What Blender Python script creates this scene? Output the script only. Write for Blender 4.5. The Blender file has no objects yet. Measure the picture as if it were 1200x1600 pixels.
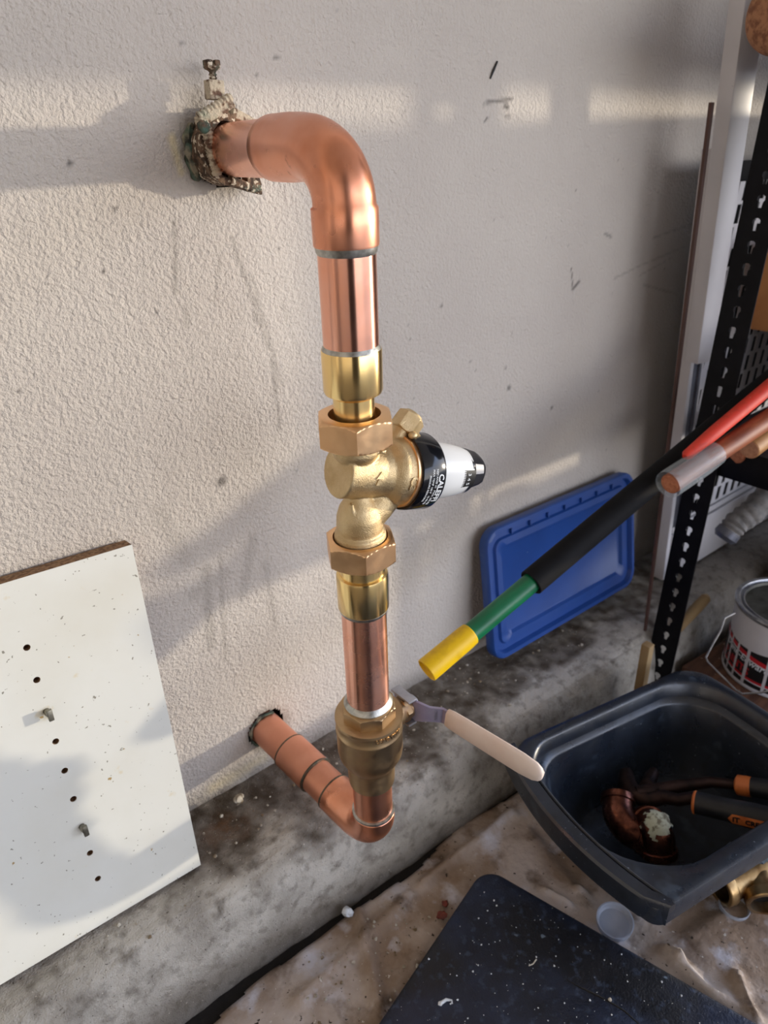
import bpy, bmesh, math, random
import numpy as np
from mathutils import Vector, Matrix, noise
random.seed(4)
S = bpy.context.scene
COL = S.collection
V = Vector
PI = math.pi

# ---------------------------------------------------------------- camera
F = 1126.06
CW = Matrix(((0.7693949876, -0.3002445312, 0.5638125349),
             (-0.6384333854, -0.3326567716, 0.6940765698),
             (-0.0208366367, -0.8939757792, -0.4476305851)))   # camera (x right, y down, z ahead) to world
CAM = V((0, -.54, .72))
cd = bpy.data.cameras.new('camera'); cam = bpy.data.objects.new('camera', cd); COL.objects.link(cam)
m = Matrix.Identity(4)
for r in range(3):
    m[r][0] = CW[r][0]; m[r][1] = -CW[r][1]; m[r][2] = -CW[r][2]; m[r][3] = CAM[r]
cam.matrix_world = m
cd.sensor_fit = 'HORIZONTAL'; cd.sensor_width = 36; cd.lens = F / 1200 * 36; cd.clip_start = .01
cd.dof.use_dof = True; cd.dof.focus_distance = .50; cd.dof.aperture_fstop = 14.0
S.camera = cam

def at(px, py, X=None, Y=None, Z=None, D=None):
    """point of the place seen at a pixel, on the plane X, Y or Z = const, or at distance D"""
    r = CW @ V(((px - 600) / F, (py - 800) / F, 1))
    if X is not None: t = (X - CAM.x) / r.x
    elif Y is not None: t = (Y - CAM.y) / r.y
    elif Z is not None: t = (Z - CAM.z) / r.z
    else: t = D / r.length
    return CAM + r * t

# ---------------------------------------------------------------- world, sun, exposure
w = bpy.data.worlds.new('sky'); S.world = w; w.use_nodes = True
nt = w.node_tree; bg = nt.nodes['Background']
# hazy bright sky, a little paler towards the horizon
tcw = nt.nodes.new('ShaderNodeTexCoord'); sep = nt.nodes.new('ShaderNodeSeparateXYZ'); rmp = nt.nodes.new('ShaderNodeValToRGB')
nt.links.new(tcw.outputs['Generated'], sep.inputs[0]); nt.links.new(sep.outputs[2], rmp.inputs[0]); nt.links.new(rmp.outputs[0], bg.inputs[0])
rmp.color_ramp.elements[0].position = 0; rmp.color_ramp.elements[0].color = (1.0, .97, .95, 1)
rmp.color_ramp.elements[1].position = .5; rmp.color_ramp.elements[1].color = (.46, .62, 1.0, 1)
bg.inputs[1].default_value = 2.2
sun_dir = V((.91, -.41, .018)).normalized()
sd = bpy.data.lights.new('sun', 'SUN'); sun = bpy.data.objects.new('sun', sd); COL.objects.link(sun)
sd.energy = 1.35; sd.angle = math.radians(1.8); sd.color = (1, .87, .68)
sun.rotation_euler = (-sun_dir).to_track_quat('-Z', 'Y').to_euler(); sun.location = (3, -1.5, 1)
def portal(name, loc, size, aim):
    l = bpy.data.lights.new(name, 'AREA'); o = bpy.data.objects.new(name, l); COL.objects.link(o)
    l.shape = 'RECTANGLE'; l.size, l.size_y = size; l.cycles.is_portal = True
    o.location = loc; o.rotation_euler = (V(aim)).to_track_quat('-Z', 'Y').to_euler(); return o
portal('side_opening_portal', (3.2, -2.3, 1.2), (4.6, 2.4), (-1, 0, 0))
portal('front_opening_portal', (1.0, -4.6, 1.1), (4.4, 2.2), (0, 1, 0))
S.view_settings.view_transform = 'Standard'; S.view_settings.look = 'None'
S.view_settings.gamma = 1; S.view_settings.use_curve_mapping = False
S.view_settings.exposure = 0.92
S.cycles.use_denoising = True
S.cycles.max_bounces = 8; S.cycles.diffuse_bounces = 5; S.cycles.sample_clamp_indirect = 6

# ---------------------------------------------------------------- materials
def lin(c):
    return tuple(((v / 255) / 12.92 if v / 255 <= .04045 else ((v / 255 + .055) / 1.055) ** 2.4) for v in c) + (1,)
def mat(name, rgb, rough=.6, metal=0, vary=None, bump=None, streak=None, spots=None, attr=None, rvary=None, **kw):
    """procedural principled material. vary=(scale, rgb2, lo, hi[, stretch]); bump=(scale, strength, dist[, stretch]);
    spots=list of (scale, rgb, lo, hi); attr=list of (attribute, rgb)"""
    mt = bpy.data.materials.new(name); mt.use_nodes = True
    n = mt.node_tree.nodes; L = mt.node_tree.links; b = n['Principled BSDF']
    b.inputs['Roughness'].default_value = rough; b.inputs['Metallic'].default_value = metal
    for k, v in kw.items():
        b.inputs[k.replace('_', ' ')].default_value = v
    tc = n.new('ShaderNodeTexCoord')
    def nz(scale, detail=4, stretch=None, rough_=.55):
        t = n.new('ShaderNodeTexNoise'); t.inputs['Scale'].default_value = scale; t.inputs['Detail'].default_value = detail
        t.inputs['Roughness'].default_value = rough_
        if stretch:
            mp = n.new('ShaderNodeMapping'); mp.inputs['Scale'].default_value = stretch
            L.new(tc.outputs['Object'], mp.inputs[0]); L.new(mp.outputs[0], t.inputs['Vector'])
        else: L.new(tc.outputs['Object'], t.inputs['Vector'])
        return t
    rgbn = n.new('ShaderNodeRGB'); rgbn.outputs[0].default_value = lin(rgb); cur = rgbn.outputs[0]
    def mixin(cur, fac, col):
        mx = n.new('ShaderNodeMix'); mx.data_type = 'RGBA'
        L.new(fac, mx.inputs[0]); L.new(cur, mx.inputs[6]); mx.inputs[7].default_value = lin(col)
        return mx.outputs[2]
    def ramp(src, lo, hi):
        r = n.new('ShaderNodeMapRange'); r.clamp = True
        r.inputs[1].default_value = lo; r.inputs[2].default_value = hi
        L.new(src, r.inputs[0]); return r.outputs[0]
    for v in ([vary] if isinstance(vary, tuple) else (vary or [])):
        t = nz(v[0], 5, v[4] if len(v) > 4 else None)
        cur = mixin(cur, ramp(t.outputs[0], v[2], v[3]), v[1])
    for a in attr or []:
        at_ = n.new('ShaderNodeAttribute'); at_.attribute_name = a[0]
        f = at_.outputs['Fac']
        if len(a) > 2:
            t = nz(a[2], 5, None); mu = n.new('ShaderNodeMath'); mu.operation = 'MULTIPLY'
            L.new(f, mu.inputs[0]); L.new(ramp(t.outputs[0], .3, .6), mu.inputs[1]); f = mu.outputs[0]
        cur = mixin(cur, f, a[1])
    for s in spots or []:
        t = nz(s[0], 2); cur = mixin(cur, ramp(t.outputs[0], s[2], s[3]), s[1])
    L.new(cur, b.inputs['Base Color'])
    if rvary:
        t = nz(rvary[0], 4, rvary[3] if len(rvary) > 3 else None); r = n.new('ShaderNodeMapRange')
        r.inputs[1].default_value = .35; r.inputs[2].default_value = .65
        r.inputs[3].default_value = rvary[1]; r.inputs[4].default_value = rvary[2]
        L.new(t.outputs[0], r.inputs[0]); L.new(r.outputs[0], b.inputs['Roughness'])
    prev = None
    for bp in ([bump] if isinstance(bump, tuple) else (bump or [])):
        t = nz(bp[0], 3, bp[3] if len(bp) > 3 else None)
        bn = n.new('ShaderNodeBump'); bn.inputs['Strength'].default_value = bp[1]; bn.inputs['Distance'].default_value = bp[2]
        L.new(t.outputs[0], bn.inputs['Height'])
        if prev: L.new(prev, bn.inputs['Normal'])
        prev = bn.outputs[0]
    if prev: L.new(prev, b.inputs['Normal'])
    return mt

M = {}
ROT = .25                                                        # scratches run round the pipe
M['wall'] = mat('painted_stucco', (206, 199, 190), .72, vary=(5, (196, 188, 180), .35, .7),
    bump=[(300, .8, .0032), (120, .45, .0030), (38, .3, .002)],
    attr=[('grime_tone', (112, 106, 96)), ('pale', (222, 208, 168)), ('dark', (52, 46, 42))])
M['room'] = mat('room_paint', (205, 200, 194), .8, vary=(2, (190, 184, 178), .3, .7), bump=(90, .3, .002))
M['curb'] = mat('concrete', (206, 201, 190), .85, vary=[(14, (136, 130, 120), .45, .8), (70, (120, 114, 104), .5, .75)],
    bump=[(160, .9, .0022), (700, .9, .0014)], attr=[('dirt_shade', (74, 63, 50)), ('rust', (112, 74, 36), 90)],
    spots=[(420, (205, 198, 186), .70, .74), (500, (70, 62, 54), .66, .74)])
M['floor'] = mat('floor_concrete', (150, 142, 134), .85, vary=(9, (124, 116, 108), .3, .7), bump=(120, .4, .002))
M['gap_shade'] = mat('painted_gap_shade', (34, 30, 27), .9, vary=(60, (22, 19, 17), .3, .7), bump=(200, .6, .002))  # near-black colour for the shade in the gap along the curb
M['cloth'] = mat('drop_cloth', (200, 188, 178), .95, vary=[(10, (150, 130, 112), .42, .60), (26, (206, 204, 210), .54, .68), (30, (100, 82, 66), .54, .72)],
    bump=[(1600, .35, .0006), (90, .6, .003), (22, .5, .006)], spots=[(200, (52, 42, 34), .68, .74), (190, (212, 206, 196), .71, .74)])
M['copper'] = mat('copper', (250, 190, 166), .24, 1, vary=[(9, (244, 168, 134), .40, .75), (30, (246, 192, 172), .5, .85)],
    rvary=(24, .2, .3), bump=[(1400, .05, .0002, (.02, .02, 1))])
M['copper_fit'] = mat('copper_fitting', (236, 162, 128), .3, 1, vary=[(14, (214, 128, 84), .48, .74), (11, (242, 184, 160), .45, .75), (90, (150, 88, 58), .66, .84)],
    rvary=(40, .26, .38), bump=(300, .03, .0003))
M['copper_dull'] = mat('copper_heat_stained', (228, 158, 128), .42, 1, vary=[(16, (192, 120, 88), .45, .75), (9, (234, 170, 144), .4, .7)],
    rvary=(40, .38, .52), bump=(300, .04, .0004))
def brushed(mt, amount, rot=0):
    """turning marks round an upright axis: anisotropic gloss"""
    n = mt.node_tree.nodes; b = n['Principled BSDF']; t = n.new('ShaderNodeTangent'); t.direction_type = 'RADIAL'; t.axis = 'Z'
    mt.node_tree.links.new(t.outputs[0], b.inputs['Tangent']); b.inputs['Anisotropic'].default_value = amount; b.inputs['Anisotropic Rotation'].default_value = rot
brushed(M['copper'], .85, ROT); brushed(M['copper_fit'], .35, ROT)
M['solder'] = mat('solder', (196, 196, 190), .38, 1, vary=(160, (140, 138, 132), .4, .7), bump=(260, .4, .0006))
M['solder_dark'] = mat('flux_stained_solder', (120, 104, 90), .5, 1, vary=(200, (90, 96, 88), .4, .6), bump=(300, .4, .0006))
M['brass'] = mat('machined_brass', (255, 228, 164), .22, 1, vary=(12, (252, 216, 144), .4, .7), bump=(1500, .04, .0002, (.02, .02, 1)))
brushed(M['brass'], .8, ROT)
M['bronze'] = mat('bronze_nut', (250, 208, 160), .38, 1, vary=(30, (242, 192, 142), .4, .7), rvary=(80, .3, .42), bump=(700, .05, .0003))
M['cast'] = mat('sand_cast_bronze', (218, 196, 154), .44, 1, vary=(60, (198, 172, 128), .4, .7), rvary=(200, .38, .52), bump=[(1500, .6, .0006), (500, .3, .0007)])
M['ball'] = mat('heat_stained_brass', (200, 172, 134), .44, 1, vary=[(16, (160, 120, 84), .42, .75), (60, (198, 170, 126), .5, .75)], rvary=(60, .33, .5), bump=(700, .12, .0004))
M['rust'] = mat('rusted_clamp_metal', (122, 98, 78), .75, .35, vary=[(170, (64, 50, 40), .42, .6), (60, (92, 124, 110), .56, .68)], spots=[(260, (214, 204, 184), .56, .62)], bump=(500, .8, .0012))
M['rust_pale'] = mat('paint_crusted_metal', (196, 184, 162), .8, .1, vary=[(180, (104, 78, 62), .5, .62), (60, (140, 148, 130), .6, .75)], bump=(500, .9, .0012))
M['sealant'] = mat('cracked_sealant', (214, 198, 158), .9, vary=(120, (170, 150, 116), .45, .65), bump=(260, .7, .001))
M['green'] = mat('green_sealant', (78, 98, 84), .8, vary=[(150, (44, 46, 38), .4, .55), (70, (150, 142, 120), .5, .62)], bump=(260, .7, .001))
M['black'] = mat('hole_darkness', (14, 12, 11), .95)
M['blk_plastic'] = mat('glossy_black_plastic', (12, 13, 17), .13, vary=(8, (18, 20, 26), .4, .7))
M['wht_plastic'] = mat('glossy_white_plastic', (226, 229, 230), .2, vary=(8, (218, 222, 226), .4, .7))
M['gry_plastic'] = mat('grey_cap_plastic', (26, 27, 33), .28, vary=(8, (34, 35, 42), .4, .7))
M['lgt_grey'] = mat('pale_grey_plastic', (150, 152, 158), .4, vary=(30, (140, 142, 148), .4, .7))
M['print_white'] = mat('white_print', (226, 232, 238), .5)
M['print_black'] = mat('black_print', (12, 12, 14), .5)
M['print_red'] = mat('red_print', (196, 34, 44), .45)
M['steel'] = mat('plated_steel', (186, 188, 196), .35, .7, vary=(40, (140, 142, 150), .4, .7), bump=(300, .1, .0005))
M['steel_tint'] = mat('heat_tinted_steel', (160, 154, 184), .45, .45, vary=(60, (170, 168, 186), .4, .7), bump=(300, .1, .0005))
M['grip'] = mat('white_dipped_grip', (236, 218, 204), .42, vary=(30, (228, 204, 188), .45, .75), bump=(40, .1, .001))
M['melamine'] = mat('white_melamine', (226, 228, 222), .38, vary=[(9, (218, 218, 208), .45, .75), (40, (214, 200, 164), .68, .78)],
    spots=[(240, (142, 140, 128), .70, .725), (120, (172, 146, 96), .74, .77)])
M['chip'] = mat('chipboard', (156, 124, 92), .9, vary=[(300, (110, 80, 54), .4, .6)], bump=(400, .6, .001))
M['pin'] = mat('nickel_pin', (150, 146, 132), .4, .9, vary=(200, (120, 116, 104), .4, .6))
M['blue'] = mat('blue_lid_plastic', (30, 72, 146), .42, vary=[(10, (26, 62, 128), .4, .7), (90, (60, 90, 150), .68, .8)], bump=(30, .1, .001), spots=[(150, (170, 176, 186), .77, .79)])
M['yellow'] = mat('yellow_plastic', (236, 194, 8), .45, vary=(60, (206, 164, 20), .5, .75), bump=(120, .15, .0008))
M['gpole'] = mat('green_fibreglass', (12, 112, 72), .35, vary=(16, (8, 92, 58), .4, .7, (.3, 4, 4)), bump=(60, .15, .0006, (.1, 5, 5)))
M['foam'] = mat('black_foam', (9, 9, 12), .75, Specular_IOR_Level=.2, vary=(40, (16, 16, 19), .4, .7), bump=(500, .3, .0006), spots=[(150, (190, 170, 120), .78, .80)])
M['wood_red'] = mat('red_brown_dowel', (150, 84, 50), .5, vary=(26, (116, 58, 36), .4, .65, (.15, 3, 3)), bump=(160, .2, .0006, (.1, 3, 3)))
M['wood_tan'] = mat('tan_dowel', (176, 126, 72), .55, vary=(26, (146, 98, 54), .4, .65, (.15, 3, 3)), bump=(160, .2, .0006, (.1, 3, 3)))
M['wood_end'] = mat('sawn_wood_end', (214, 158, 122), .8, vary=(200, (186, 128, 92), .4, .7))
M['wood_end_red'] = mat('sawn_red_wood_end', (196, 128, 94), .8, vary=(200, (164, 96, 66), .4, .7))
M['red'] = mat('red_paint', (214, 58, 38), .6, vary=(50, (180, 56, 40), .5, .7), spots=[(180, (212, 130, 110), .7, .74)])
M['clear'] = mat('clear_plastic', (206, 218, 224), .12, Alpha=.30)
M['frost'] = mat('frosted_plastic', (214, 222, 236), .3, vary=(60, (196, 206, 222), .4, .7), Transmission_Weight=.55, IOR=1.35)
M['postm'] = mat('black_powder_coat', (5, 5, 9), .45, Specular_IOR_Level=.15, vary=(60, (12, 12, 17), .4, .7), bump=(400, .2, .0004))
M['whitem'] = mat('white_enamel', (206, 204, 206), .42, vary=(6, (192, 190, 192), .4, .7), spots=[(160, (150, 146, 144), .76, .79)])
M['greym'] = mat('galvanised_grey', (118, 120, 130), .45, .6, vary=(20, (86, 88, 98), .4, .7), bump=(60, .2, .001))
M['brown'] = mat('dark_hardboard', (82, 56, 48), .7, vary=(50, (60, 42, 36), .4, .7, (4, 4, .4)))
M['card'] = mat('cardboard', (190, 132, 78), .8, vary=(14, (168, 112, 64), .4, .7), bump=(300, .2, .0006))
M['cork'] = mat('cork', (166, 118, 84), .9, vary=(140, (122, 80, 56), .42, .6), bump=(260, .6, .001))
M['tub'] = mat('dark_slate_plastic', (32, 38, 48), .32, vary=[(12, (40, 47, 58), .45, .7), (60, (20, 24, 31), .5, .7)], rvary=(30, .24, .42), IOR=1.7, bump=(500, .2, .0006),
    spots=[(330, (166, 176, 186), .735, .76), (36, (58, 68, 80), .64, .74)])
M['oldcu'] = mat('tarnished_copper', (128, 80, 64), .3, 1, vary=[(60, (56, 34, 30), .4, .65), (30, (130, 74, 54), .6, .75)], rvary=(60, .2, .45), bump=(160, .3, .001))
M['verdi'] = mat('flaking_white_paint', (196, 200, 178), .8, vary=(160, (128, 124, 104), .5, .62), bump=(300, .8, .001))
M['toolm'] = mat('oiled_tool_steel', (62, 46, 42), .5, .8, vary=(60, (36, 28, 28), .4, .65), bump=(300, .4, .0008))
M['tgrip'] = mat('black_tool_grip', (12, 13, 17), .5, vary=(60, (34, 35, 40), .45, .7), spots=[(200, (150, 140, 120), .76, .79)])
M['orange'] = mat('orange_rubber', (206, 116, 58), .5, vary=(90, (170, 84, 36), .5, .7))
M['oldbrass'] = mat('weathered_brass', (188, 158, 112), .36, 1, vary=[(50, (132, 100, 66), .42, .66), (18, (196, 186, 170), .55, .75)], rvary=(80, .28, .5), bump=(260, .3, .0008))
M['foil'] = mat('grey_newsprint', (168, 184, 196), .6, vary=(120, (40, 42, 48), .55, .6), bump=(120, .7, .002))
M['mat'] = mat('black_rubber_foam', (17, 20, 29), .5, vary=[(7, (40, 52, 80), .42, .62), (120, (58, 70, 92), .56, .75)], rvary=(9, .34, .7), bump=[(520, .55, .0009), (60, .4, .0018)],  # bluish variation paints a sky sheen into the foam colour
    spots=[(60, (110, 126, 142), .73, .76), (420, (190, 190, 180), .75, .76)])
M['crumb'] = mat('plaster_crumbs', (196, 190, 176), .9, vary=(60, (128, 110, 84), .45, .6), bump=(500, .5, .001))
M['chalk'] = mat('white_plaster', (226, 232, 236), .8, vary=(200, (196, 202, 208), .4, .7), bump=(500, .5, .001))
M['can'] = mat('white_can_enamel', (212, 212, 216), .3, vary=(20, (200, 200, 204), .4, .7))
M['tin'] = mat('tin_rim', (170, 170, 172), .35, .9, vary=(90, (130, 130, 132), .4, .7))
M['tinlid'] = mat('dusty_tin_lid', (96, 94, 86), .45, .7, vary=(60, (70, 68, 60), .4, .7), spots=[(70, (224, 168, 40), .73, .76)])
M['lumber'] = mat('stained_lumber', (112, 76, 54), .8, vary=(18, (72, 46, 34), .4, .7, (1, 6, 6)), spots=[(160, (206, 180, 160), .68, .74)], bump=(120, .5, .0012))
M['stick'] = mat('bare_stick', (150, 126, 88), .8, vary=(60, (150, 122, 82), .4, .7))
M['hose'] = mat('grey_fabric_hose', (138, 134, 130), .85, vary=(90, (100, 98, 96), .4, .7), bump=(400, .5, .001))
M['darkbox'] = mat('added_dark_plastic', (44, 44, 50), .5, vary=(9, (42, 42, 50), .4, .7))
M['amber'] = mat('red_debris', (120, 50, 34), .6, vary=(200, (70, 30, 22), .4, .7))

# ---------------------------------------------------------------- helpers
def root(name, loc, label, cat, group=None):
    o = bpy.data.objects.new(name, None); COL.objects.link(o); o.location = loc
    o.empty_display_size = .02; o['label'] = label; o['category'] = cat
    if group: o['group'] = group
    o['_b'] = list(loc); return o
def base(o):
    while o.parent: o = o.parent
    return V(o['_b']) if '_b' in o else V((0, 0, 0))
def add(name, bm, m, parent=None, label=None, smooth=35, cat=None, group=None, kind=None, flip=True):
    """link a bmesh (world coordinates) as one object"""
    if flip and len(bm.faces): bmesh.ops.recalc_face_normals(bm, faces=bm.faces)
    org = V((0, 0, 0))
    if parent: org = base(parent)
    elif kind != 'structure' and bm.verts:
        lo = V([min(v.co[i] for v in bm.verts) for i in range(3)]); hi = V([max(v.co[i] for v in bm.verts) for i in range(3)])
        org = V(((lo.x + hi.x) / 2, (lo.y + hi.y) / 2, lo.z))
    for v in bm.verts: v.co -= org
    me = bpy.data.meshes.new(name); bm.to_mesh(me); bm.free()
    for mm in (m if isinstance(m, (list, tuple)) else [m]): me.materials.append(mm)
    if smooth:
        for p in me.polygons: p.use_smooth = True
        me.set_sharp_from_angle(angle=math.radians(smooth))
    o = bpy.data.objects.new(name, me); COL.objects.link(o)
    if parent: o.parent = parent
    else:
        o.location = org; o['_b'] = list(org)
    if label: o['label'] = label
    if cat: o['category'] = cat
    if group: o['group'] = group
    if kind: o['kind'] = kind
    return o
def frame_of(a, up=V((0, 0, 1))):
    a = a.normalized()
    if abs(a.dot(up)) > .98: up = V((1, 0, 0))
    x = (up - a * up.dot(a)).normalized(); y = a.cross(x)
    return x, y, a
def loft(bm, loops, caps=(True, True), closed=True):
    vs = [[bm.verts.new(p) for p in lp] for lp in loops]
    n = len(vs[0])
    for a, b in zip(vs, vs[1:]):
        for i in range(n if closed else n - 1):
            j = (i + 1) % n
            bm.faces.new((a[i], a[j], b[j], b[i]))
    if caps[0]: bm.faces.new(vs[0][::-1])
    if caps[1]: bm.faces.new(vs[-1])
    return vs
def lathe(bm, o, a, prof, n=48, caps=(True, True), up=V((0, 0, 1)), ph=0):
    """prof: list of (t along a, radius)"""
    x, y, a = frame_of(V(a), up); o = V(o)
    loops = [[o + a * t + (x * math.cos(ph + 2 * PI * i / n) + y * math.sin(ph + 2 * PI * i / n)) * max(r, 1e-5) for i in range(n)] for t, r in prof]
    loft(bm, loops, caps); return bm
def tube(bm, pts, rad, n=32, caps=(True, True)):
    pts = [V(p) for p in pts]; N_ = len(pts)
    rad = [rad] * N_ if not isinstance(rad, (list, tuple)) else rad
    tg = [(pts[min(i + 1, N_ - 1)] - pts[max(i - 1, 0)]).normalized() for i in range(N_)]
    x, y, _ = frame_of(tg[0]); loops = []
    for i in range(N_):
        x = (x - tg[i] * x.dot(tg[i])).normalized(); y = tg[i].cross(x)
        loops.append([pts[i] + (x * math.cos(2 * PI * k / n) + y * math.sin(2 * PI * k / n)) * rad[i] for k in range(n)])
    loft(bm, loops, caps); return bm
def box(bm, c, s, rot=None, bev=0):
    g = bmesh.ops.create_cube(bm, size=1)
    vs = g['verts']
    for v in vs:
        p = V((v.co.x * s[0], v.co.y * s[1], v.co.z * s[2]))
        v.co = (rot @ p if rot else p) + V(c)
    if bev:
        es = list({e for v in vs for e in v.link_edges})
        bmesh.ops.bevel(bm, geom=es, offset=bev, segments=2, affect='EDGES', profile=.6)
    return bm
def hexa(bm, pts, bev=0):
    """box from 8 points: bottom 4 then top 4"""
    vs = [bm.verts.new(p) for p in pts]
    for f in ((3, 2, 1, 0), (4, 5, 6, 7), (0, 1, 5, 4), (1, 2, 6, 5), (2, 3, 7, 6), (3, 0, 4, 7)):
        bm.faces.new([vs[i] for i in f])
    if bev: bmesh.ops.bevel(bm, geom=list({e for v in vs for e in v.link_edges}), offset=bev, segments=2, affect='EDGES', profile=.6)
    return bm
def B(): return bmesh.new()
def blob(bm, c, r, seed=0, sub=1, flat=1.0, amp=.45):
    g = bmesh.ops.create_icosphere(bm, subdivisions=sub, radius=1)
    for v in g['verts']:
        k = 1 + amp * noise.noise(v.co * 1.3 + V((seed * 3.7, seed * 1.3, seed)))
        v.co = V((v.co.x * r * k, v.co.y * r * k, v.co.z * r * k * flat)) + V(c)
def crinkle(bm, scale, amp):
    for v in bm.verts:
        v.co += V(noise.noise_vector(v.co * scale)) * amp
def text(s, size, extrude=.0002, bold=0):
    cu = bpy.data.curves.new('t', 'FONT'); cu.body = s; cu.size = size; cu.extrude = extrude; cu.align_x = 'CENTER'; cu.align_y = 'CENTER'
    cu.resolution_u = 2; cu.offset = bold
    o = bpy.data.objects.new('t', cu); COL.objects.link(o)
    bpy.context.view_layer.update()
    me = bpy.data.meshes.new_from_object(o.evaluated_get(bpy.context.evaluated_depsgraph_get()))
    bm = B(); bm.from_mesh(me); bpy.data.objects.remove(o); bpy.data.curves.remove(cu); bpy.data.meshes.remove(me)
    return bm
def warp(bm, fn):
    for v in bm.verts: v.co = fn(v.co.copy())
    return bm
def subdiv(bm, cuts=1):
    bmesh.ops.triangulate(bm, faces=bm.faces)
    return bm
def nut(bm, o, a, h, rc, bore, ph, cham=.0022, n=144, sides=6, both=True):
    """hex nut: flats cut by a cone at each end, bored"""
    x, y, a = frame_of(V(a)); o = V(o)
    def hexr(t):
        k = PI / sides; q = ((t - ph) % (2 * k)) - k
        return rc * math.cos(k) / math.cos(q)
    def loop(z, rf): return [o + a * z + (x * math.cos(t) + y * math.sin(t)) * rf(t) for t in [2 * PI * i / n for i in range(n)]]
    flat = rc * math.cos(PI / sides)
    zs = [0, .0004, .0010, .0016, .0024, .0034]
    lp = [loop(h * .45, lambda t: bore), loop(0, lambda t: bore)]
    cone = lambda z: (flat - cham * .35) + z * 1.9
    for z in (zs if both else [0]): lp.append(loop(z, lambda t: min(hexr(t), cone(z)) if both else hexr(t)))
    for z in zs[::-1]: lp.append(loop(h - z, lambda t: min(hexr(t), cone(z))))
    lp += [loop(h, lambda t: bore), loop(h * .55, lambda t: bore)]
    loft(bm, lp, (False, False)); return bm
def rrect(w, h, r, n=8):
    """rounded rectangle outline centred on 0; r single or 4 radii (+x+y, -x+y, -x-y, +x-y)"""
    r = [r] * 4 if not isinstance(r, (list, tuple)) else r
    out = []
    for k, (sx, sy, a0) in enumerate(((1, 1, 0), (-1, 1, 90), (-1, -1, 180), (1, -1, 270))):
        cx, cy = sx * (w / 2 - r[k]), sy * (h / 2 - r[k])
        for i in range(n + 1):
            a = math.radians(a0 + 90 * i / n); out.append((cx + r[k] * math.cos(a), cy + r[k] * math.sin(a)))
    return out
def seg_d(px, py, ax, ay, bx, by):
    dx, dy = bx - ax, by - ay; L2 = dx * dx + dy * dy + 1e-12
    t = np.clip(((px - ax) * dx + (py - ay) * dy) / L2, 0, 1)
    return np.hypot(px - ax - t * dx, py - ay - t * dy)
def grid_mesh(name, m, P, attrs, drop=None, parent=None):
    """P: array (nu, nv, 3) in world space"""
    nu, nv = P.shape[:2]
    idx = np.arange(nu * nv).reshape(nu, nv)
    q = np.stack([idx[:-1, :-1], idx[1:, :-1], idx[1:, 1:], idx[:-1, 1:]], -1).reshape(-1, 4)
    if drop is not None:
        keep = ~(drop[:-1, :-1] | drop[1:, :-1] | drop[1:, 1:] | drop[:-1, 1:]).reshape(-1); q = q[keep]
    me = bpy.data.meshes.new(name); me.vertices.add(nu * nv); me.vertices.foreach_set('co', P.reshape(-1).astype(np.float32))
    me.loops.add(q.size); me.loops.foreach_set('vertex_index', q.reshape(-1).astype(np.int32))
    me.polygons.add(len(q)); me.polygons.foreach_set('loop_start', np.arange(0, q.size, 4, dtype=np.int32))
    me.polygons.foreach_set('use_smooth', np.ones(len(q), bool))
    me.update(calc_edges=True)
    for k, v in attrs.items():
        a = me.attributes.new(k, 'FLOAT', 'POINT'); a.data.foreach_set('value', np.clip(v, 0, 1).reshape(-1).astype(np.float32))
    me.materials.append(m)
    o = bpy.data.objects.new(name, me); COL.objects.link(o)
    if parent: o.parent = parent
    return o
def vnoise(X, Y, s, seed=0):
    """cheap smooth value noise on arrays"""
    r = np.random.RandomState(seed).rand(64, 64)
    x, y = X * s, Y * s; xi, yi = np.floor(x).astype(int), np.floor(y).astype(int); fx, fy = x - xi, y - yi
    fx, fy = fx * fx * (3 - 2 * fx), fy * fy * (3 - 2 * fy); g = lambda i, j: r[i % 64, j % 64]
    return (g(xi, yi) * (1 - fx) + g(xi + 1, yi) * fx) * (1 - fy) + (g(xi, yi + 1) * (1 - fx) + g(xi + 1, yi + 1) * fx) * fy
def fbm(X, Y, s, seed=0, o=4):
    return sum(vnoise(X, Y, s * 2 ** k, seed + k) * .5 ** (k + 1) for k in range(o)) / (1 - .5 ** o)

# ================================================================ SETTING
ZC = lambda x: .119 - .023 * x                                 # curb top against the wall
YF = lambda x: -.108 - .034 * np.clip((x - .1) / .75, 0, 1)     # curb front edge
HOLE1, HOLE2 = V((.289, 0, .723)), V((.269, 0, .1692))
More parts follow.
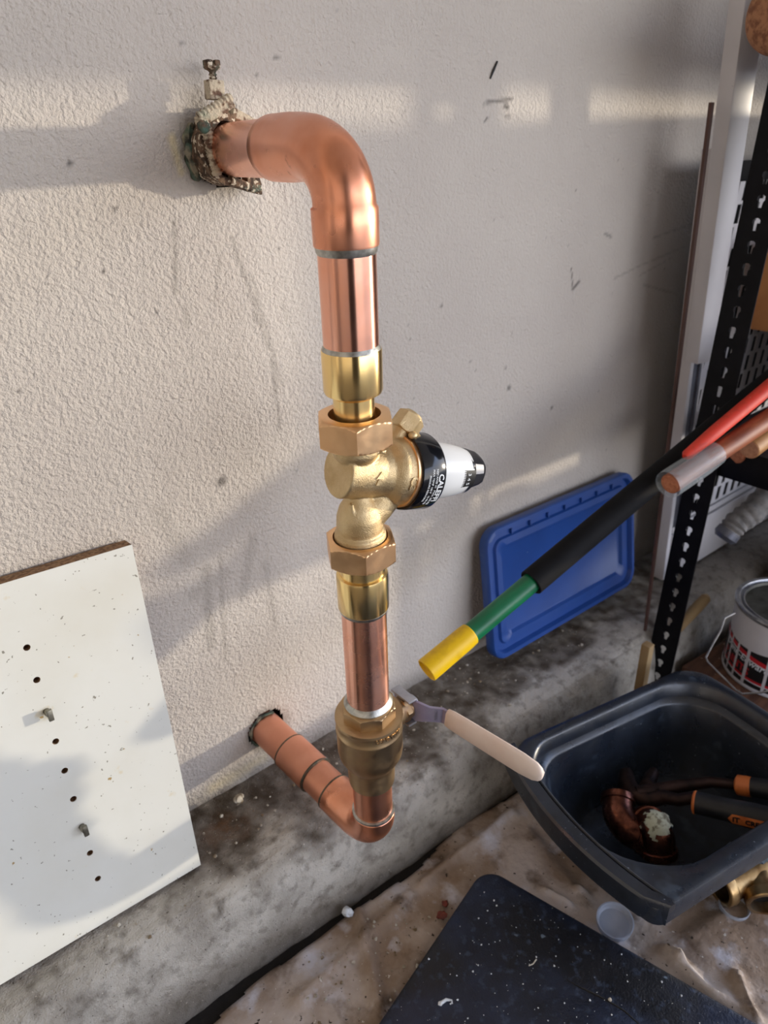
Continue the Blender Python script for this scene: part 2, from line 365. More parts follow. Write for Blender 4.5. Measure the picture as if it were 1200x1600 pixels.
# back wall (detailed stretch)
xs = np.arange(-.12, 1.2, .0024); zs = np.arange(.05, .98, .0024)
X, Z = np.meshgrid(xs, zs, indexing='ij')
Yw = .0007 * (fbm(X, Z, 60, 3) - .5) - .0004 * (vnoise(X, Z, 12, 8) - .5)
grime_tone = np.zeros_like(X)
def streak(p, q, wd, a):
    global grime_tone
    A, C_ = at(*p, Y=0), at(*q, Y=0)
    d = seg_d(X, Z, A.x, A.z, C_.x, C_.z) + .002 * (fbm(X, Z, 160, 5) - .5)
    grime_tone = np.maximum(grime_tone, a * np.clip(1.3 - d / wd, 0, 1))
for p, q, wd, a in [((272, 345), (274, 455), .0022, .42), ((362, 370), (385, 440), .0016, .45), ((385, 440), (420, 545), .0018, .42), ((392, 430), (440, 600), .0028, .26),
                    ((400, 455), (400, 500), .0025, .35), ((425, 560), (437, 670), .0018, .42), ((345, 395), (335, 470), .0012, .3), ((290, 480), (292, 510), .003, .25),
                    ((322, 890), (330, 1010), .006, .3), ((345, 870), (352, 1030), .003, .28), ((250, 800), (290, 870), .010, .16), ((395, 840), (380, 930), .006, .2),
                    ((415, 880), (430, 980), .004, .2), ((300, 930), (350, 900), .008, .2), ((440, 470), (470, 560), .001, .3),
                    ((900, 355), (1090, 345), .0006, .0), ((1020, 372), (1085, 348), .0014, .34), ((960, 435), (1000, 415), .0014, .34), ((1000, 415), (1070, 385), .0014, .3),
                    ((1005, 445), (1060, 460), .0014, .34), ((1000, 430), (1050, 402), .0013, .28)]:
    streak(p, q, wd, a)
# grime along the foot of the wall and round the holes
foot = np.clip(1 - (Z - ZC(X)) / (.018 + .03 * fbm(X, Z, 14, 9)), 0, 1); grime_tone = np.maximum(grime_tone, foot * .75 * (.4 + fbm(X, Z, 60, 2)))
d1 = np.hypot(X - HOLE1.x, Z - HOLE1.z); d2 = np.hypot(X - HOLE2.x, Z - HOLE2.z)
grime_tone = np.maximum(grime_tone, .8 * np.clip(1 - (d2 - .018) / (.012 * (.3 + 1.5 * fbm(X, Z, 50, 4))), 0, 1))
grime_tone = np.maximum(grime_tone, .55 * np.clip(1 - (d1 - .02) / (.022 * (.2 + 1.5 * fbm(X, Z, 40, 6))), 0, 1))
grime_tone = np.maximum(grime_tone, .28 * np.clip((X - .93) / .1, 0, 1) * (Z > .1))  # wall tone also darkens towards the right end
pale = np.zeros_like(X); Pq = at(272, 215, Y=0)
pale = np.clip(1.2 - seg_d(X, Z, at(268, 215, Y=0).x, at(268, 215, Y=0).z, at(283, 268, Y=0).x, at(283, 268, Y=0).z) / .0045 - .5 * fbm(X, Z, 200, 2), 0, 1)
pale = np.maximum(pale, .6 * np.clip(1.2 - seg_d(X, Z, .20, ZC(.2) + .016, .262, ZC(.26) + .018) / .012 - .7 * fbm(X, Z, 60, 2), 0, 1))
dark = np.zeros_like(X)
def speck(px, py, r, a=.9, q=None):
    global dark
    A = at(px, py, Y=0); C_ = at(*(q or (px, py)), Y=0)
    dark = np.maximum(dark, a * np.clip(1.6 - seg_d(X, Z, A.x, A.z, C_.x, C_.z) / r, 0, 1))
for s in [(795, 606, .0028, .7), (862, 637, .002, .8), (760, 160, .0014, .6, (800, 155)), (757, 190, .001, .7, (762, 183)), (789, 166, .002, .8, (793, 168)), (755, 164, .0012, .5), (790, 182, .0012, .5, (798, 183)),
          (893, 420, .0009, .75, (895, 450)), (895, 452, .0018, .7, (905, 440)), (162, 424, .0016, .8), (347, 752, .004, .7), (109, 255, .0018, .8), (183, 325, .0012, .6, (178, 328)), (428, 90, .0012, .5, (435, 91)),
          (245, 487, .0012, .6), (300, 560, .0012, .5), (30, 610, .001, .6), (285, 67, .0012, .6), (945, 365, .0015, .5, (955, 370)), (690, 478, .0018, .6), (790, 575, .0018, .5), (735, 565, .0016, .4), (800, 520, .0012, .4), (550, 880, .0012, .4)]:
    speck(*s)
rs = np.random.RandomState(2)
for k in range(90):
    A = V((rs.uniform(.1, 1.0), 0, rs.uniform(.2, .85)))
    dark = np.maximum(dark, rs.uniform(.2, .6) * np.clip(1.4 - np.hypot(X - A.x, Z - A.z) / rs.uniform(.0006, .0014), 0, 1))
jag = .004 * (fbm(X, Z, 70, 11) - .5)
drop = (d1 + jag < .0235) | (d2 + jag < .0205)
P = np.stack([X, Yw, Z], -1)
wall = grid_mesh('wall_back', M['wall'], P, dict(grime_tone=grime_tone, pale=pale, dark=dark), drop); wall['kind'] = 'structure'
bm = B()                                                         # the rest of the back wall, round the detailed stretch
for a, b, c, d in ((-2.2, -.12, 0, 2.4), (1.196, 3.2, 0, 2.4), (-.12, 1.196, .976, 2.4), (-.12, 1.196, 0, .0535)):
    bm.faces.new([bm.verts.new(p) for p in ((a, 0, c), (b, 0, c), (b, 0, d), (a, 0, d))])
o = add('wall_surround', bm, M['wall'], wall, flip=False)
for h, r in ((HOLE1, .027), (HOLE2, .024)):
    bm = B(); lathe(bm, (h.x, .001, h.z), (0, 1, 0), [(0, r), (.05, r)], 32, (False, True)); add('pipe_hole', bm, M['black'], wall, label='dark broken hole in the wall')
# small dark twig stuck on the wall
bm = B(); tube(bm, [at(777, 96, Y=-.0012), at(771.5, 109.5, Y=-.0016), at(766, 123, Y=-.0012)], [.0009, .0011, .0007], 8)
add('dark_twig', bm, M['print_black'], None, 'short dark twig stuck on the upper wall', cat='twig')
# other walls, ceiling, floor, driveway
def plane(name, pts, m, kind='structure'):
    bm = B(); bm.faces.new([bm.verts.new(p) for p in pts]); return add(name, bm, m, kind=kind, flip=False, smooth=0)
plane('wall_left', [(-2.2, 0, 0), (-2.2, -4.6, 0), (-2.2, -4.6, 2.4), (-2.2, 0, 2.4)], M['room'])
plane('wall_front', [(-2.2, -4.6, 0), (-1.2, -4.6, 0), (-1.2, -4.6, 2.4), (-2.2, -4.6, 2.4)], M['room'])
plane('trim_1', [(-1.2, -4.6, 2.2), (3.2, -4.6, 2.2), (3.2, -4.6, 2.4), (-1.2, -4.6, 2.4)], M['room'])
plane('ceiling', [(-2.2, 0, 2.4), (3.2, 0, 2.4), (3.2, -4.6, 2.4), (-2.2, -4.6, 2.4)], M['room'])
plane('floor', [(-2.2, 0, 0), (3.2, 0, 0), (3.2, -4.6, 0), (-2.2, -4.6, 0)], M['floor'])
bm = B(); box(bm, (.6, -.135, .0002), (2.2, .16, .0006)); add('gap_shade_strip', bm, M['gap_shade'], bpy.data.objects['floor'], smooth=0)  # dark strip painted as the shade between curb and drop cloth
plane('driveway', [(3.2, 6, -.12), (14, 6, -.6), (14, -12, -.6), (3.2, -12, -.12)], mat('driveway_concrete', (150, 146, 138), .9, vary=(3, (120, 116, 108), .4, .7)))

# concrete curb at the foot of the wall
us = np.arange(-.5, 3.2, .004); prof = [(0, 0), (.2, .0005), (.4, .001), (.6, .002), (.75, .003), (.86, .006), (.93, .011), (.98, .019), (1.01, .03), (1.03, .045), (1.045, .065), (1.06, .09), (1.07, .14)]
pt = np.array(prof); tt = np.linspace(0, len(prof) - 1, 90); pk = np.interp(tt, range(len(prof)), pt[:, 0]); pdn = np.interp(tt, range(len(prof)), pt[:, 1])
us = us[us < 1.6]
Uu, K = np.meshgrid(us, pk, indexing='ij'); _, Dn = np.meshgrid(us, pdn, indexing='ij')
Yc = YF(Uu) * K; Zc = ZC(Uu) - Dn
n1 = fbm(Uu, Yc - Dn, 22, 21) - .5; n2 = fbm(Uu, Yc - Dn, 110, 22) - .5
n3 = fbm(Uu, Yc * .6 - Dn * .6, 260, 25) - .5
Zc = Zc + (.005 * n1 + .0020 * n2 + .0010 * n3) * np.clip(K * 6, 0, 1); Yc = Yc - (.005 * n1 + .0016 * n2) * np.clip((K - .85) / .1, 0, 1)
Zc = Zc + .004 * np.exp(-(K / .12) ** 2) * fbm(Uu, Yc, 60, 23)
nd = fbm(Uu, Yc - Dn, 26, 31); nf = fbm(Uu, Yc - Dn, 90, 33)
Kt = .80 - .25 * np.clip((.14 - Uu) / .15, 0, 1) - .12 * np.clip((Uu - .5) / .2, 0, 1)
dirt_shade = np.clip((Kt - K + .9 * (nd - .5)) / .28 + .35, 0, 1) * (.45 + .75 * nf)
dirt_shade *= np.clip(.34 + (Uu - .08) / .14, .28, 1); dirt_shade = np.maximum(dirt_shade, .16 * (nd + nf) * np.clip(1.2 - Dn / .1, 0, 1)); dirt_shade = np.maximum(dirt_shade, .75 * np.clip((Uu - .80) / .2, 0, 1))  # sun on the left end painted in as paler tone; right end darkened
dirt_shade = np.maximum(dirt_shade, .35 * np.clip((Uu - .35) / .2, 0, 1) * (K > .9))  # front face darkens towards the right
dirt_shade = np.maximum(dirt_shade, .7 * np.clip((Dn - .05) / .04, 0, 1))  # face darkens towards its foot
rust = .9 * np.clip(1 - np.hypot(Uu - .19, (Yc + .04) * 1.3) / (.035 * (.4 + fbm(Uu, Yc, 50, 7))), 0, 1)
curb = grid_mesh('baseboard_back', M['curb'], np.stack([Uu, Yc, Zc], -1), dict(dirt_shade=dirt_shade, rust=rust))
curb['kind'] = 'structure'
def curb_z(x, y):
    k = np.clip(y / YF(x), 0, 1.05); return float(ZC(x) - np.interp(k, pt[:, 0], pt[:, 1]))

# ================================================================ PIPEWORK
AX0, AX1 = V((.2666, -.1822, .723)), V((.2845, -.1645, .150))   # riser axis, top corner to bottom corner
def ax(z): return AX0.lerp(AX1, (AX0.z - z) / (AX0.z - AX1.z))
AXD = (AX0 - AX1).normalized()
pw = root('copper_water_pipe', (AX1.x, AX1.y, .12), 'copper water line with brass valves, rising in front of the wall between two wall holes', 'pipe')
def run(name, z0, z1, prof, m, label=None, n=64, caps=(True, True)):
    """lathe about the riser axis; prof in (z from top, radius)"""
    bm = B(); x, y, a = frame_of(AXD)
    loft(bm, [[ax(z) + (x * math.cos(2 * PI * i / n) + y * math.sin(2 * PI * i / n)) * r for i in range(n)] for z, r in prof], caps)
    return add(name, bm, m, pw, label)
R = .0176
# upper stub out of the wall
d1v = (AX0 - HOLE1); L1 = d1v.length; d1v.normalize()
bm = B(); lathe(bm, HOLE1 - d1v * .03, d1v, [(0, R), (.03 + .098, R)], 64); add('pipe_section', bm, M['copper'], pw)
bm = B(); lathe(bm, HOLE1 + d1v * .0945, d1v, [(0, R), (.0008, R + .0011), (.0022, R + .0013), (.003, R)], 64); add('solder_ring', bm, M['solder_dark'], pw, 'dark solder ring on the upper stub')
# upper elbow: socket, bend, socket
Ry, Rz = .045, .030
pts, rad = [], []
for t in (.0965, .098, .105, .120, L1 - Ry - .0008): pts.append(HOLE1 + d1v * t)
rad = [.0186, .0196, .0196, .0196, .0188]
cc = HOLE1 + d1v * (L1 - Ry)
dn = -AXD
for i in range(1, 15):
    a = PI / 2 * i / 15
    pts.append(cc + d1v * Ry * math.sin(a) + dn * Rz * (1 - math.cos(a))); rad.append(.0183)
pts.append(AX0 + dn * Rz); rad.append(.0184)
for t, r in ((Rz + .0015, .0196), (Rz + .010, .0196), (.0510, .0196), (.0520, .0193)): pts.append(AX0 + dn * t); rad.append(r)
bm = B(); tube(bm, pts, rad, 64); add('elbow', bm, M['copper_fit'], pw, 'upper copper elbow')
zt = AX0.z - .052
run('solder_ring', 0, 0, [(zt + .001, R), (zt, R + .0012), (zt - .003, R + .0007), (zt - .0045, R)], M['solder'], 'silver solder ring under the upper elbow')
run('pipe_section', 0, 0, [(zt + .006, R), (.606, R)], M['copper'])
run('solder_ring', 0, 0, [(.6125, R), (.6110, R + .0008), (.6092, R + .0015), (.6085, R)], M['solder'], 'silver solder ring above the brass tailpiece')
run('tailpiece', 0, 0, [(.6100, .0176), (.6098, .0190), (.6088, .0194), (.5835, .0194), (.5815, .0186), (.5795, .0150), (.5785, .0136), (.552, .0136), (.552, .016), (.549, .016)], M['brass'], 'polished brass tailpiece')
CAMAZ = 233
def nut_ph(o, az):
    x, y, a = frame_of(AXD); v = V((math.cos(math.radians(az)), math.sin(math.radians(az)), 0)); return math.atan2(v.dot(y), v.dot(x))
bm = B(); nut(bm, ax(.5460), AXD, .0205, .0274, .0175, nut_ph(0, 235)); add('union_nut', bm, M['bronze'], pw, 'upper bronze union nut')
bm = B(); nut(bm, ax(.4535), AXD, .0195, .0270, .0200, nut_ph(0, 240)); add('union_nut', bm, M['bronze'], pw, 'lower bronze union nut')
run('tailpiece', 0, 0, [(.4590, .0170), (.4510, .0185), (.4500, .0172), (.4425, .0172), (.4415, .0190), (.4395, .0195), (.4120, .0195), (.4105, .0186)], M['brass'], 'polished brass tailpiece')
run('solder_ring', 0, 0, [(.4118, R), (.4104, R + .0010), (.4085, R + .0008), (.4075, R)], M['solder'])
run('pipe_section', 0, 0, [(.416, R - .0002), (.300, R - .0002)], M['copper'])
run('solder_ring', 0, 0, [(.3185, R), (.3165, R + .0015), (.3140, R + .0028), (.3120, R + .002)], M['solder'], 'silver solder ring on top of the ball valve')
# --- pressure reducing valve
ael, aaz = math.radians(14), math.radians(-5)
VA = V((math.cos(ael) * math.cos(aaz), math.cos(ael) * math.sin(aaz), -math.sin(ael)))
VO = at(563, 737, D=(V((.2772, -.1745, .52)) - CAM).length)
VZ = (V((0, 0, 1)) - VA * VA.z).normalized(); VY = VZ.cross(VA)
def vp(t, y, z): return VO + VA * t + VY * y + VZ * z
bm = B()
lathe(bm, VO, VA, [(-.0190, .0160), (-.0188, .0176), (-.0175, .0184), (.012, .0184), (.017, .0190), (.021, .0225), (.024, .0243), (.033, .0250), (.035, .0250)], 64)
xx, yy, aa = frame_of(AXD)
loops = [[ax(z) + (xx * math.cos(2 * PI * i / 48) + yy * math.sin(2 * PI * i / 48)) * r for i in range(48)] for z, r in [(.556, .0165), (.540, .0166), (.536, .0150), (.528, .0060)]]
loft(bm, loops)
loops = [[ax(z) + (xx * math.cos(2 * PI * i / 48) + yy * math.sin(2 * PI * i / 48)) * r for i in range(48)] for z, r in [(.513, .0040), (.503, .0100), (.4975, .0140), (.490, .0163), (.482, .0168), (.478, .0166), (.4765, .0186), (.470, .0190), (.462, .0185)]]
loft(bm, loops)
tube(bm, [ax(.485) , (ax(.487) + vp(.030, 0, -.014)) / 2, vp(.030, 0, -.010)], [.0145, .0140, .013], 32)
box(bm, vp(.002, -.012, .020), (.004, .016, .003), Matrix((VA, VY, VZ)).transposed())     # casting seam
bo = vp(.024, .006, .012); bend_ = at(640, 657, D=(VO - CAM).length + .022); boss = (bend_ - bo).normalized(); bl_ = (bend_ - bo).length
lathe(bm, bo, boss, [(0, .0085), (bl_ - .004, .0080)], 32)
box(bm, ax(.4985) + V((-.0110, -.0060, 0)), (.0022, .0045, .012))
body = add('pressure_reducing_valve', bm, M['cast'], pw, 'dull cast bronze pressure reducing valve')
md = body.modifiers.new('r', 'REMESH'); md.mode = 'VOXEL'; md.voxel_size = .0008; md.use_smooth_shade = True
ms = body.modifiers.new('s', 'SMOOTH'); ms.iterations = 7; ms.factor = .5
bpy.context.view_layer.update()
me2 = bpy.data.meshes.new_from_object(body.evaluated_get(bpy.context.evaluated_depsgraph_get()))
body.modifiers.clear(); body.data = me2
me2.materials.clear(); me2.materials.append(M['cast'])
VBASE = (AX1.x, AX1.y, .12)
bm = B(); nut(bm, bo + boss * (bl_ - .010), boss, .0140, .0108, .001, .4); bm2 = bm
lathe(bm, bo + boss * (bl_ + .0036), boss, [(0, .0088), (.0022, .0066), (.0017, .0001)], 32); add('gauge_plug', bm, M['cast'], body, 'bronze plug on the gauge port')
bm = B(); lathe(bm, vp(.031, 0, 0), VA, [(0, .0240), (.0004, .0262), (.0036, .0262), (.004, .0240)], 64); add('flange', bm, M['bronze'], body, 'bronze flange edge')
bm = B(); lathe(bm, vp(.034, 0, 0), VA, [(0, .020), (0, .0276), (.0010, .0283), (.0195, .0283), (.0215, .0272), (.0225, .0255), (.0228, .018)], 96); add('cartridge_ring', bm, M['blk_plastic'], body, 'glossy black plastic ring')
bm = B(); blob(bm, vp(.0350, -.006, .0285), .0034, 3, 2, .8, .1); add('lug', bm, M['cast'], body)
bm = B(); lathe(bm, vp(.056, 0, 0), VA, [(0, .0215), (.002, .0218), (.010, .0215), (.018, .0208), (.026, .0196), (.033, .0182), (.0365, .0172), (.0365, .0165)], 96); add('knob_sleeve', bm, M['wht_plastic'], body, 'white plastic sleeve of the knob')
# black end cap with eight facets and its dark window skirt
bm = B(); n8 = 64
def caploop(t, r, fac):
    out = []
    for i in range(n8):
        a = 2 * PI * i / n8; k = PI / 6; q = ((a + k) % (2 * k)) - k
        rr = r * ((1 - fac) + fac * math.cos(k) / math.cos(q)); out.append(vp(t, rr * math.cos(a), rr * math.sin(a)))
    return out
loft(bm, [caploop(.088, .0168, 0), caploop(.0905, .0178, 0), caploop(.094, .0174, .5), (caploop(.104, .0150, 1)), caploop(.109, .0126, .6), caploop(.1105, .0108, .2), caploop(.111, .004, 0)])
cap = add('knob_cap', bm, M['gry_plastic'], body, 'black faceted end cap of the knob')
def on_cyl(th, t, r): return vp(t, -math.cos(th) * r, math.sin(th) * r)     # th from the side facing the room, up positive
def patch(th0, th1, t0, t1, r0, r1, m, name, parent, nn=10, lift=.0002, label=None):
    bm = B(); g = [[bm.verts.new(on_cyl(th0 + (th1 - th0) * i / nn, t0 + (t1 - t0) * j / 4, r0 + (r1 - r0) * j / 4 + lift)) for i in range(nn + 1)] for j in range(5)]
    for j in range(4):
        for i in range(nn): bm.faces.new((g[j][i], g[j][i + 1], g[j + 1][i + 1], g[j + 1][i]))
    return add(name, bm, m, parent, label, flip=False)
D2 = math.radians
patch(D2(8), D2(34), .0935, .1045, .0174, .0146, M['lgt_grey'], 'cap_facet', cap, label='pale grey facet of the cap')
patch(D2(-22), D2(18), .0800, .0935, .0190, .0170, M['print_black'], 'scale_window', body, lift=.0009, label='black window showing the pressure scale')
patch(D2(-62), D2(-20), .0900, .0935, .0178, .0172, M['gry_plastic'], 'cap_skirt', body, lift=.0006)
def cyl_text(s, size, t, thc, r, m, name, lift=.0001, bold=0, rot=True, rt=None):
    bm = text(s, size, .0001, bold)
    def f(c):
        if rot:    # reads downwards round the ring, letter tops towards the knob
            tt, th = t + c.y, thc - c.x / r
        else: tt, th = t + c.x, thc + c.y / r
        rr = r if rt is None else rt(tt)
        return on_cyl(th, tt, rr + lift + c.z)
    warp(bm, f); return add(name, bm, m, body, smooth=0, flip=False)
cyl_text('CALEFFI', .0064, .0500, D2(-9), .0283, M['print_white'], 'lettering', bold=.00015)
cyl_text('NSF/ANSI 61  MAX 400 PSI', .0026, .0462, D2(-9), .0283, M['print_white'], 'lettering')
cyl_text('MAX TEMP 180 F   15-90 PSI', .0024, .0430, D2(-9), .0283, M['print_white'], 'lettering')
cyl_text('PRESSURE REDUCING', .0022, .0400, D2(-10), .0283, M['print_white'], 'lettering')
cyl_text('3 4 5', .0046, .0860, D2(-3), .0184, M['print_white'], 'scale_digits', lift=.0010, rt=lambda t: .0190 - (t - .080) * .148)
# cast arrow and mark on the body
bm = B(); A_ = [(-.0009, -.0042), (.0009, -.0042), (.0009, .0004), (.0026, .0002), (0, .0052), (-.0026, .0002), (-.0009, .0004)]
lo = [[bm.verts.new(on_cyl(D2(2) + y / .0183, .0035 + x * 1.2 + y * .25, .0184 + dz)) for x, y in A_] for dz in (-.0006, .0009)]
for i in range(7): bm.faces.new((lo[0][i], lo[0][(i + 1) % 7], lo[1][(i + 1) % 7], lo[1][i]))
bm.faces.new(lo[1]); add('flow_arrow', bm, M['cast'], body, smooth=0)
cyl_text('Ca', .0090, .0288, D2(-2), .0249, M['cast'], 'cast_mark', lift=.0006, bold=.0003)
# --- ball valve
bvz = .285
bm = B(); nut(bm, ax(.2985), AXD, .0135, .0232, .0176, nut_ph(0, 215), sides=8, both=False); add('valve_hex', bm, M['ball'], pw, 'octagonal brass end of the ball valve')
bv = run('ball_valve', 0, 0, [(.3150, .0178), (.3150, .0196), (.3130, .0202), (.3030, .0206), (.3005, .0200), (.3003, .0274), (.2998, .0286), (.2975, .0288), (.2965, .0282), (.288, .0281), (.2872, .0286), (.2855, .0286), (.2845, .0281), (.262, .0281), (.256, .0272), (.250, .0245), (.2455, .0216), (.243, .0206), (.239, .0207), (.2250, .0205), (.2215, .0200), (.2205, .0180)], M['ball'], 'heat stained brass ball valve')
bm = text('LEAD FREE', .0052, .0004, .0002)
x_, y_, a_ = frame_of(AXD)
bang = math.radians(268)
def fbv(c):
    th = bang + c.x / .0281; z = .2925 + c.y; p = ax(z)
    return p + V((math.cos(th), math.sin(th), 0)) * (.0284 + c.z)
warp(bm, fbv); add('lettering', bm, M['ball'], bv, 'raised cast letters', smooth=0, flip=False)
bc = ax(.283); SX = V((1, -.02, -.02)).normalized()
bm = B(); lathe(bm, bc + SX * .020, SX, [(0, .0125), (.006, .0125), (.010, .0118), (.012, .0105), (.022, .0100)], 40); nut(bm, bc + SX * .0335, SX, .007, .0118, .004, .3)
add('stem_packing', bm, M['ball'], bv, 'brass packing nut')
# lever: hub plate, cranked neck, dipped grip, running towards the room
def strip(bm, pts, wds, th):
    """flat strap: pts centre line, wds heights (world z), th thickness along the stem"""
    loops = []
    for i, (p, wd) in enumerate(zip(pts, wds)):
        p = V(p); t = (V(pts[min(i + 1, len(pts) - 1)]) - V(pts[max(i - 1, 0)])).normalized()
        upv = V((0, 0, 1)); upv = (upv - t * upv.dot(t)).normalized(); nn_ = t.cross(upv); h = wd / 2; q = th / 2; e = min(q * .8, h * .5)
        loops.append([p + upv * a + nn_ * b for a, b in ((h, -q + e), (h, q - e), (h - e, q), (-h + e, q), (-h, q - e), (-h, -q + e), (-h + e, -q), (h - e, -q))])
    loft(bm, loops); return bm
hx = bc.x + .0435
hub = V((hx, bc.y, bc.z))
bm = B(); strip(bm, [hub + V((0, .017, 0)), hub + V((0, .016, 0)), hub + V((0, -.010, 0)), hub + V((.003, -.016, 0)), hub + V((.006, -.021, 0)), hub + V((.0145, -.029, -.001)), hub + V((.0155, -.036, -.001))], [.014, .021, .0235, .021, .0175, .0170, .0170], .0024)
lev = add('lever', bm, M['steel_tint'], pw, 'steel ball valve lever with violet heat tint')
bm = text('OPEN', .0042, .0001)
u1 = V((.0085, -.008, -.001)).normalized(); warp(bm, lambda c: hub + V((.0102, -.0250, 0)) + V((0, 0, 1)) * c.x * -1 + u1 * c.y - V((.0011, .0010, 0)) * (1 + c.z)); add('stamp', bm, M['steel'], lev, smooth=0, flip=False)
bm = B(); lathe(bm, hub + V((.001, 0, 0)), SX, [(0, .0062), (.0015, .0062)], 24); nut(bm, hub + V((.0012, 0, 0)), SX, .0055, .0082, .0035, .2); lathe(bm, hub + V((.002, 0, 0)), SX, [(0, .0036), (.0068, .0036), (.0074, .003)], 20); add('lever_nut', bm, M['steel'], lev, 'plated nut holding the lever')
bm = B(); box(bm, hub + V((-.004, .001, .0128)), (.009, .024, .0022), None, .0005); box(bm, hub + V((-.004, .001, -.0128)), (.009, .024, .0022), None, .0005); box(bm, hub + V((-.0018, .012, 0)), (.0018, .004, .026), None, .0004); add('stop_plate', bm, M['steel'], lev)
g0 = hub + V((.0155, -.033, -.001)); gd = V((.20, -1, -.105)).normalized()
pts = [g0, g0 + gd * .001, g0 + gd * .006] + [g0 + gd * t for t in (.018, .035, .055, .074, .086, .0905, .0930)]
bm = B(); strip(bm, pts, [.0170, .0200, .0215, .0222, .0226, .0230, .0230, .0200, .0150, .007], .0058); bmesh.ops.bevel(bm, geom=[e for e in bm.edges if e.is_boundary], offset=.0001, segments=1)
add('lever_grip', bm, M['grip'], lev, 'white dipped lever grip', smooth=60)
# --- lower pipe, elbow, lower stub
run('pipe_section', 0, 0, [(.226, R), (.170, R)], M['copper_fit'])
d2v = (AX1 - HOLE2); L2 = d2v.length; d2v.normalize()
bm = B(); lathe(bm, HOLE2 - d2v * .03, d2v, [(0, R), (.03 + .120, R)], 64); add('pipe_section', bm, M['copper_dull'], pw)
bm = B(); lathe(bm, HOLE2, d2v, [(.0395, .0180), (.0400, .0193), (.0800, .0193), (.0805, .0180)], 64); add('coupling', bm, M['copper_dull'], pw, 'straight copper coupling')
for t in (.0385, .0797): bm = B(); lathe(bm, HOLE2 + d2v * t, d2v, [(0, R), (.0008, R + .0019), (.0022, R + .0019), (.0030, R)], 64); add('solder_ring', bm, M['solder_dark'], pw)
bm = B(); lathe(bm, HOLE2 + d2v * .1070, d2v, [(0, R), (.0008, R + .0018), (.0024, R + .0018), (.0032, R)], 64); add('solder_ring', bm, M['solder_dark'], pw)
Rb = .026; pts = [HOLE2 + d2v * t for t in (.1085, .110, .120, L2 - Rb)]; rad = [.0186, .0194, .0194, .0194]
cc = HOLE2 + d2v * (L2 - Rb)
for i in range(1, 13):
    a = PI / 2 * i / 12; pts.append(cc + d2v * Rb * math.sin(a) + AXD * Rb * (1 - math.cos(a))); rad.append(.0194)
pts += [AX1 + AXD * .030, AX1 + AXD * .0310]; rad += [.0194, .0186]
bm = B(); tube(bm, pts, rad, 64); add('elbow', bm, M['copper_fit'], pw, 'lower copper elbow')
run('solder_ring', 0, 0, [(.1840, R), (.1832, R + .0018), (.1812, R + .0020), (.1800, R + .001)], M['solder'])

# --- old clamp and sealant round the upper stub
cl = root('corroded_pipe_clamp', (HOLE1.x, -.02, HOLE1.z - .03), 'corroded old pipe clamp with screws around the upper copper stub at the wall', 'clamp')
def cp(dx, dz, y=-.02): return V((HOLE1.x + dx - .0024, y, HOLE1.z + dz))
bm = B(); n = 40
def ring(y, r, a0, a1, wob=0): return [V((HOLE1.x - .0024 + (r + wob * noise.noise(V((a * 3, y * 90, 2)))) * math.cos(a), y, HOLE1.z + (r + wob * noise.noise(V((a * 3, y * 90, 2)))) * math.sin(a))) for a in [a0 + (a1 - a0) * i / n for i in range(n + 1)]]
def arc_band(a0, a1, y0, y1, r0, r1, wob=.003):
    bm = B(); lo = [ring(y0, r0, a0, a1), ring(y0, r1, a0, a1, wob), ring(y1, r1, a0, a1, wob), ring(y1, r0, a0, a1)]
    vs = [[bm.verts.new(p) for p in l] for l in lo]
    for a, b in zip(vs, vs[1:] + vs[:1]):
        for i in range(n): bm.faces.new((a[i], a[i + 1], b[i + 1], b[i]))
    for e in (0, n): bm.faces.new([vs[k][e] for k in range(4)])
    return bm
bm = arc_band(D2(75), D2(262), -.004, -.024, .0182, .0245); crinkle(bm, 120, .0016); add('band', bm, M['rust'], cl)
bm = arc_band(D2(-100), D2(40), -.002, -.012, .0182, .0215); crinkle(bm, 120, .0012); add('band', bm, M['rust_pale'], cl)
bm = arc_band(D2(140), D2(225), -.0010, -.008, .0235, .0275, .003); crinkle(bm, 100, .002); add('sealant', bm, M['green'], cl, 'green sealant squeezed out behind the clamp')
bm = B(); pts = []
def thread(bm, a, b, r, turns, n=10):
    a, b = V(a), V(b); L_ = (b - a).length; k = turns * 4
    lathe(bm, a, b - a, [(L_ * i / k, r * (1.0 if i % 4 in (1, 2) else .80)) for i in range(k + 1)], 16)
thread(bm, cp(-.0205, .017, -.026), cp(-.0155, -.016, -.026), .0040, 12); crinkle(bm, 200, .0006); add('clamp_screw', bm, M['rust_pale'], cl)
bm = B(); thread(bm, cp(-.0240, .0205, -.024), cp(.0030, .0330, -.024), .0034, 9); add('clamp_screw', bm, M['rust_pale'], cl)
bm = B(); box(bm, cp(-.010, .0235, -.022), (.030, .010, .0065), Matrix.Rotation(-.45, 3, 'Y'), .0012); bmesh.ops.subdivide_edges(bm, edges=bm.edges, cuts=2, use_grid_fill=True); crinkle(bm, 150, .0018); add('jaw', bm, M['rust_pale'], cl)
bm = B(); box(bm, cp(-.006, .0375, -.018), (.0115, .009, .012), Matrix.Rotation(.05, 3, 'Y'), .001); add('screw_block', bm, M['rust_pale'], cl)
bm = B(); thread(bm, cp(-.006, .040, -.018), cp(-.006, .0500, -.018), .0028, 5); lathe(bm, cp(-.006, .0490, -.018), (0, 0, 1), [(0, .0030), (.001, .0052), (.0022, .0060), (.0028, .0050)], 20)
for s in (-1, 1): box(bm, cp(-.006 + s * .0030, .0530, -.018), (.0042, .0075, .0050), None, .001)
add('clamp_screw', bm, M['rust'], cl, 'slotted screw standing on top of the clamp')
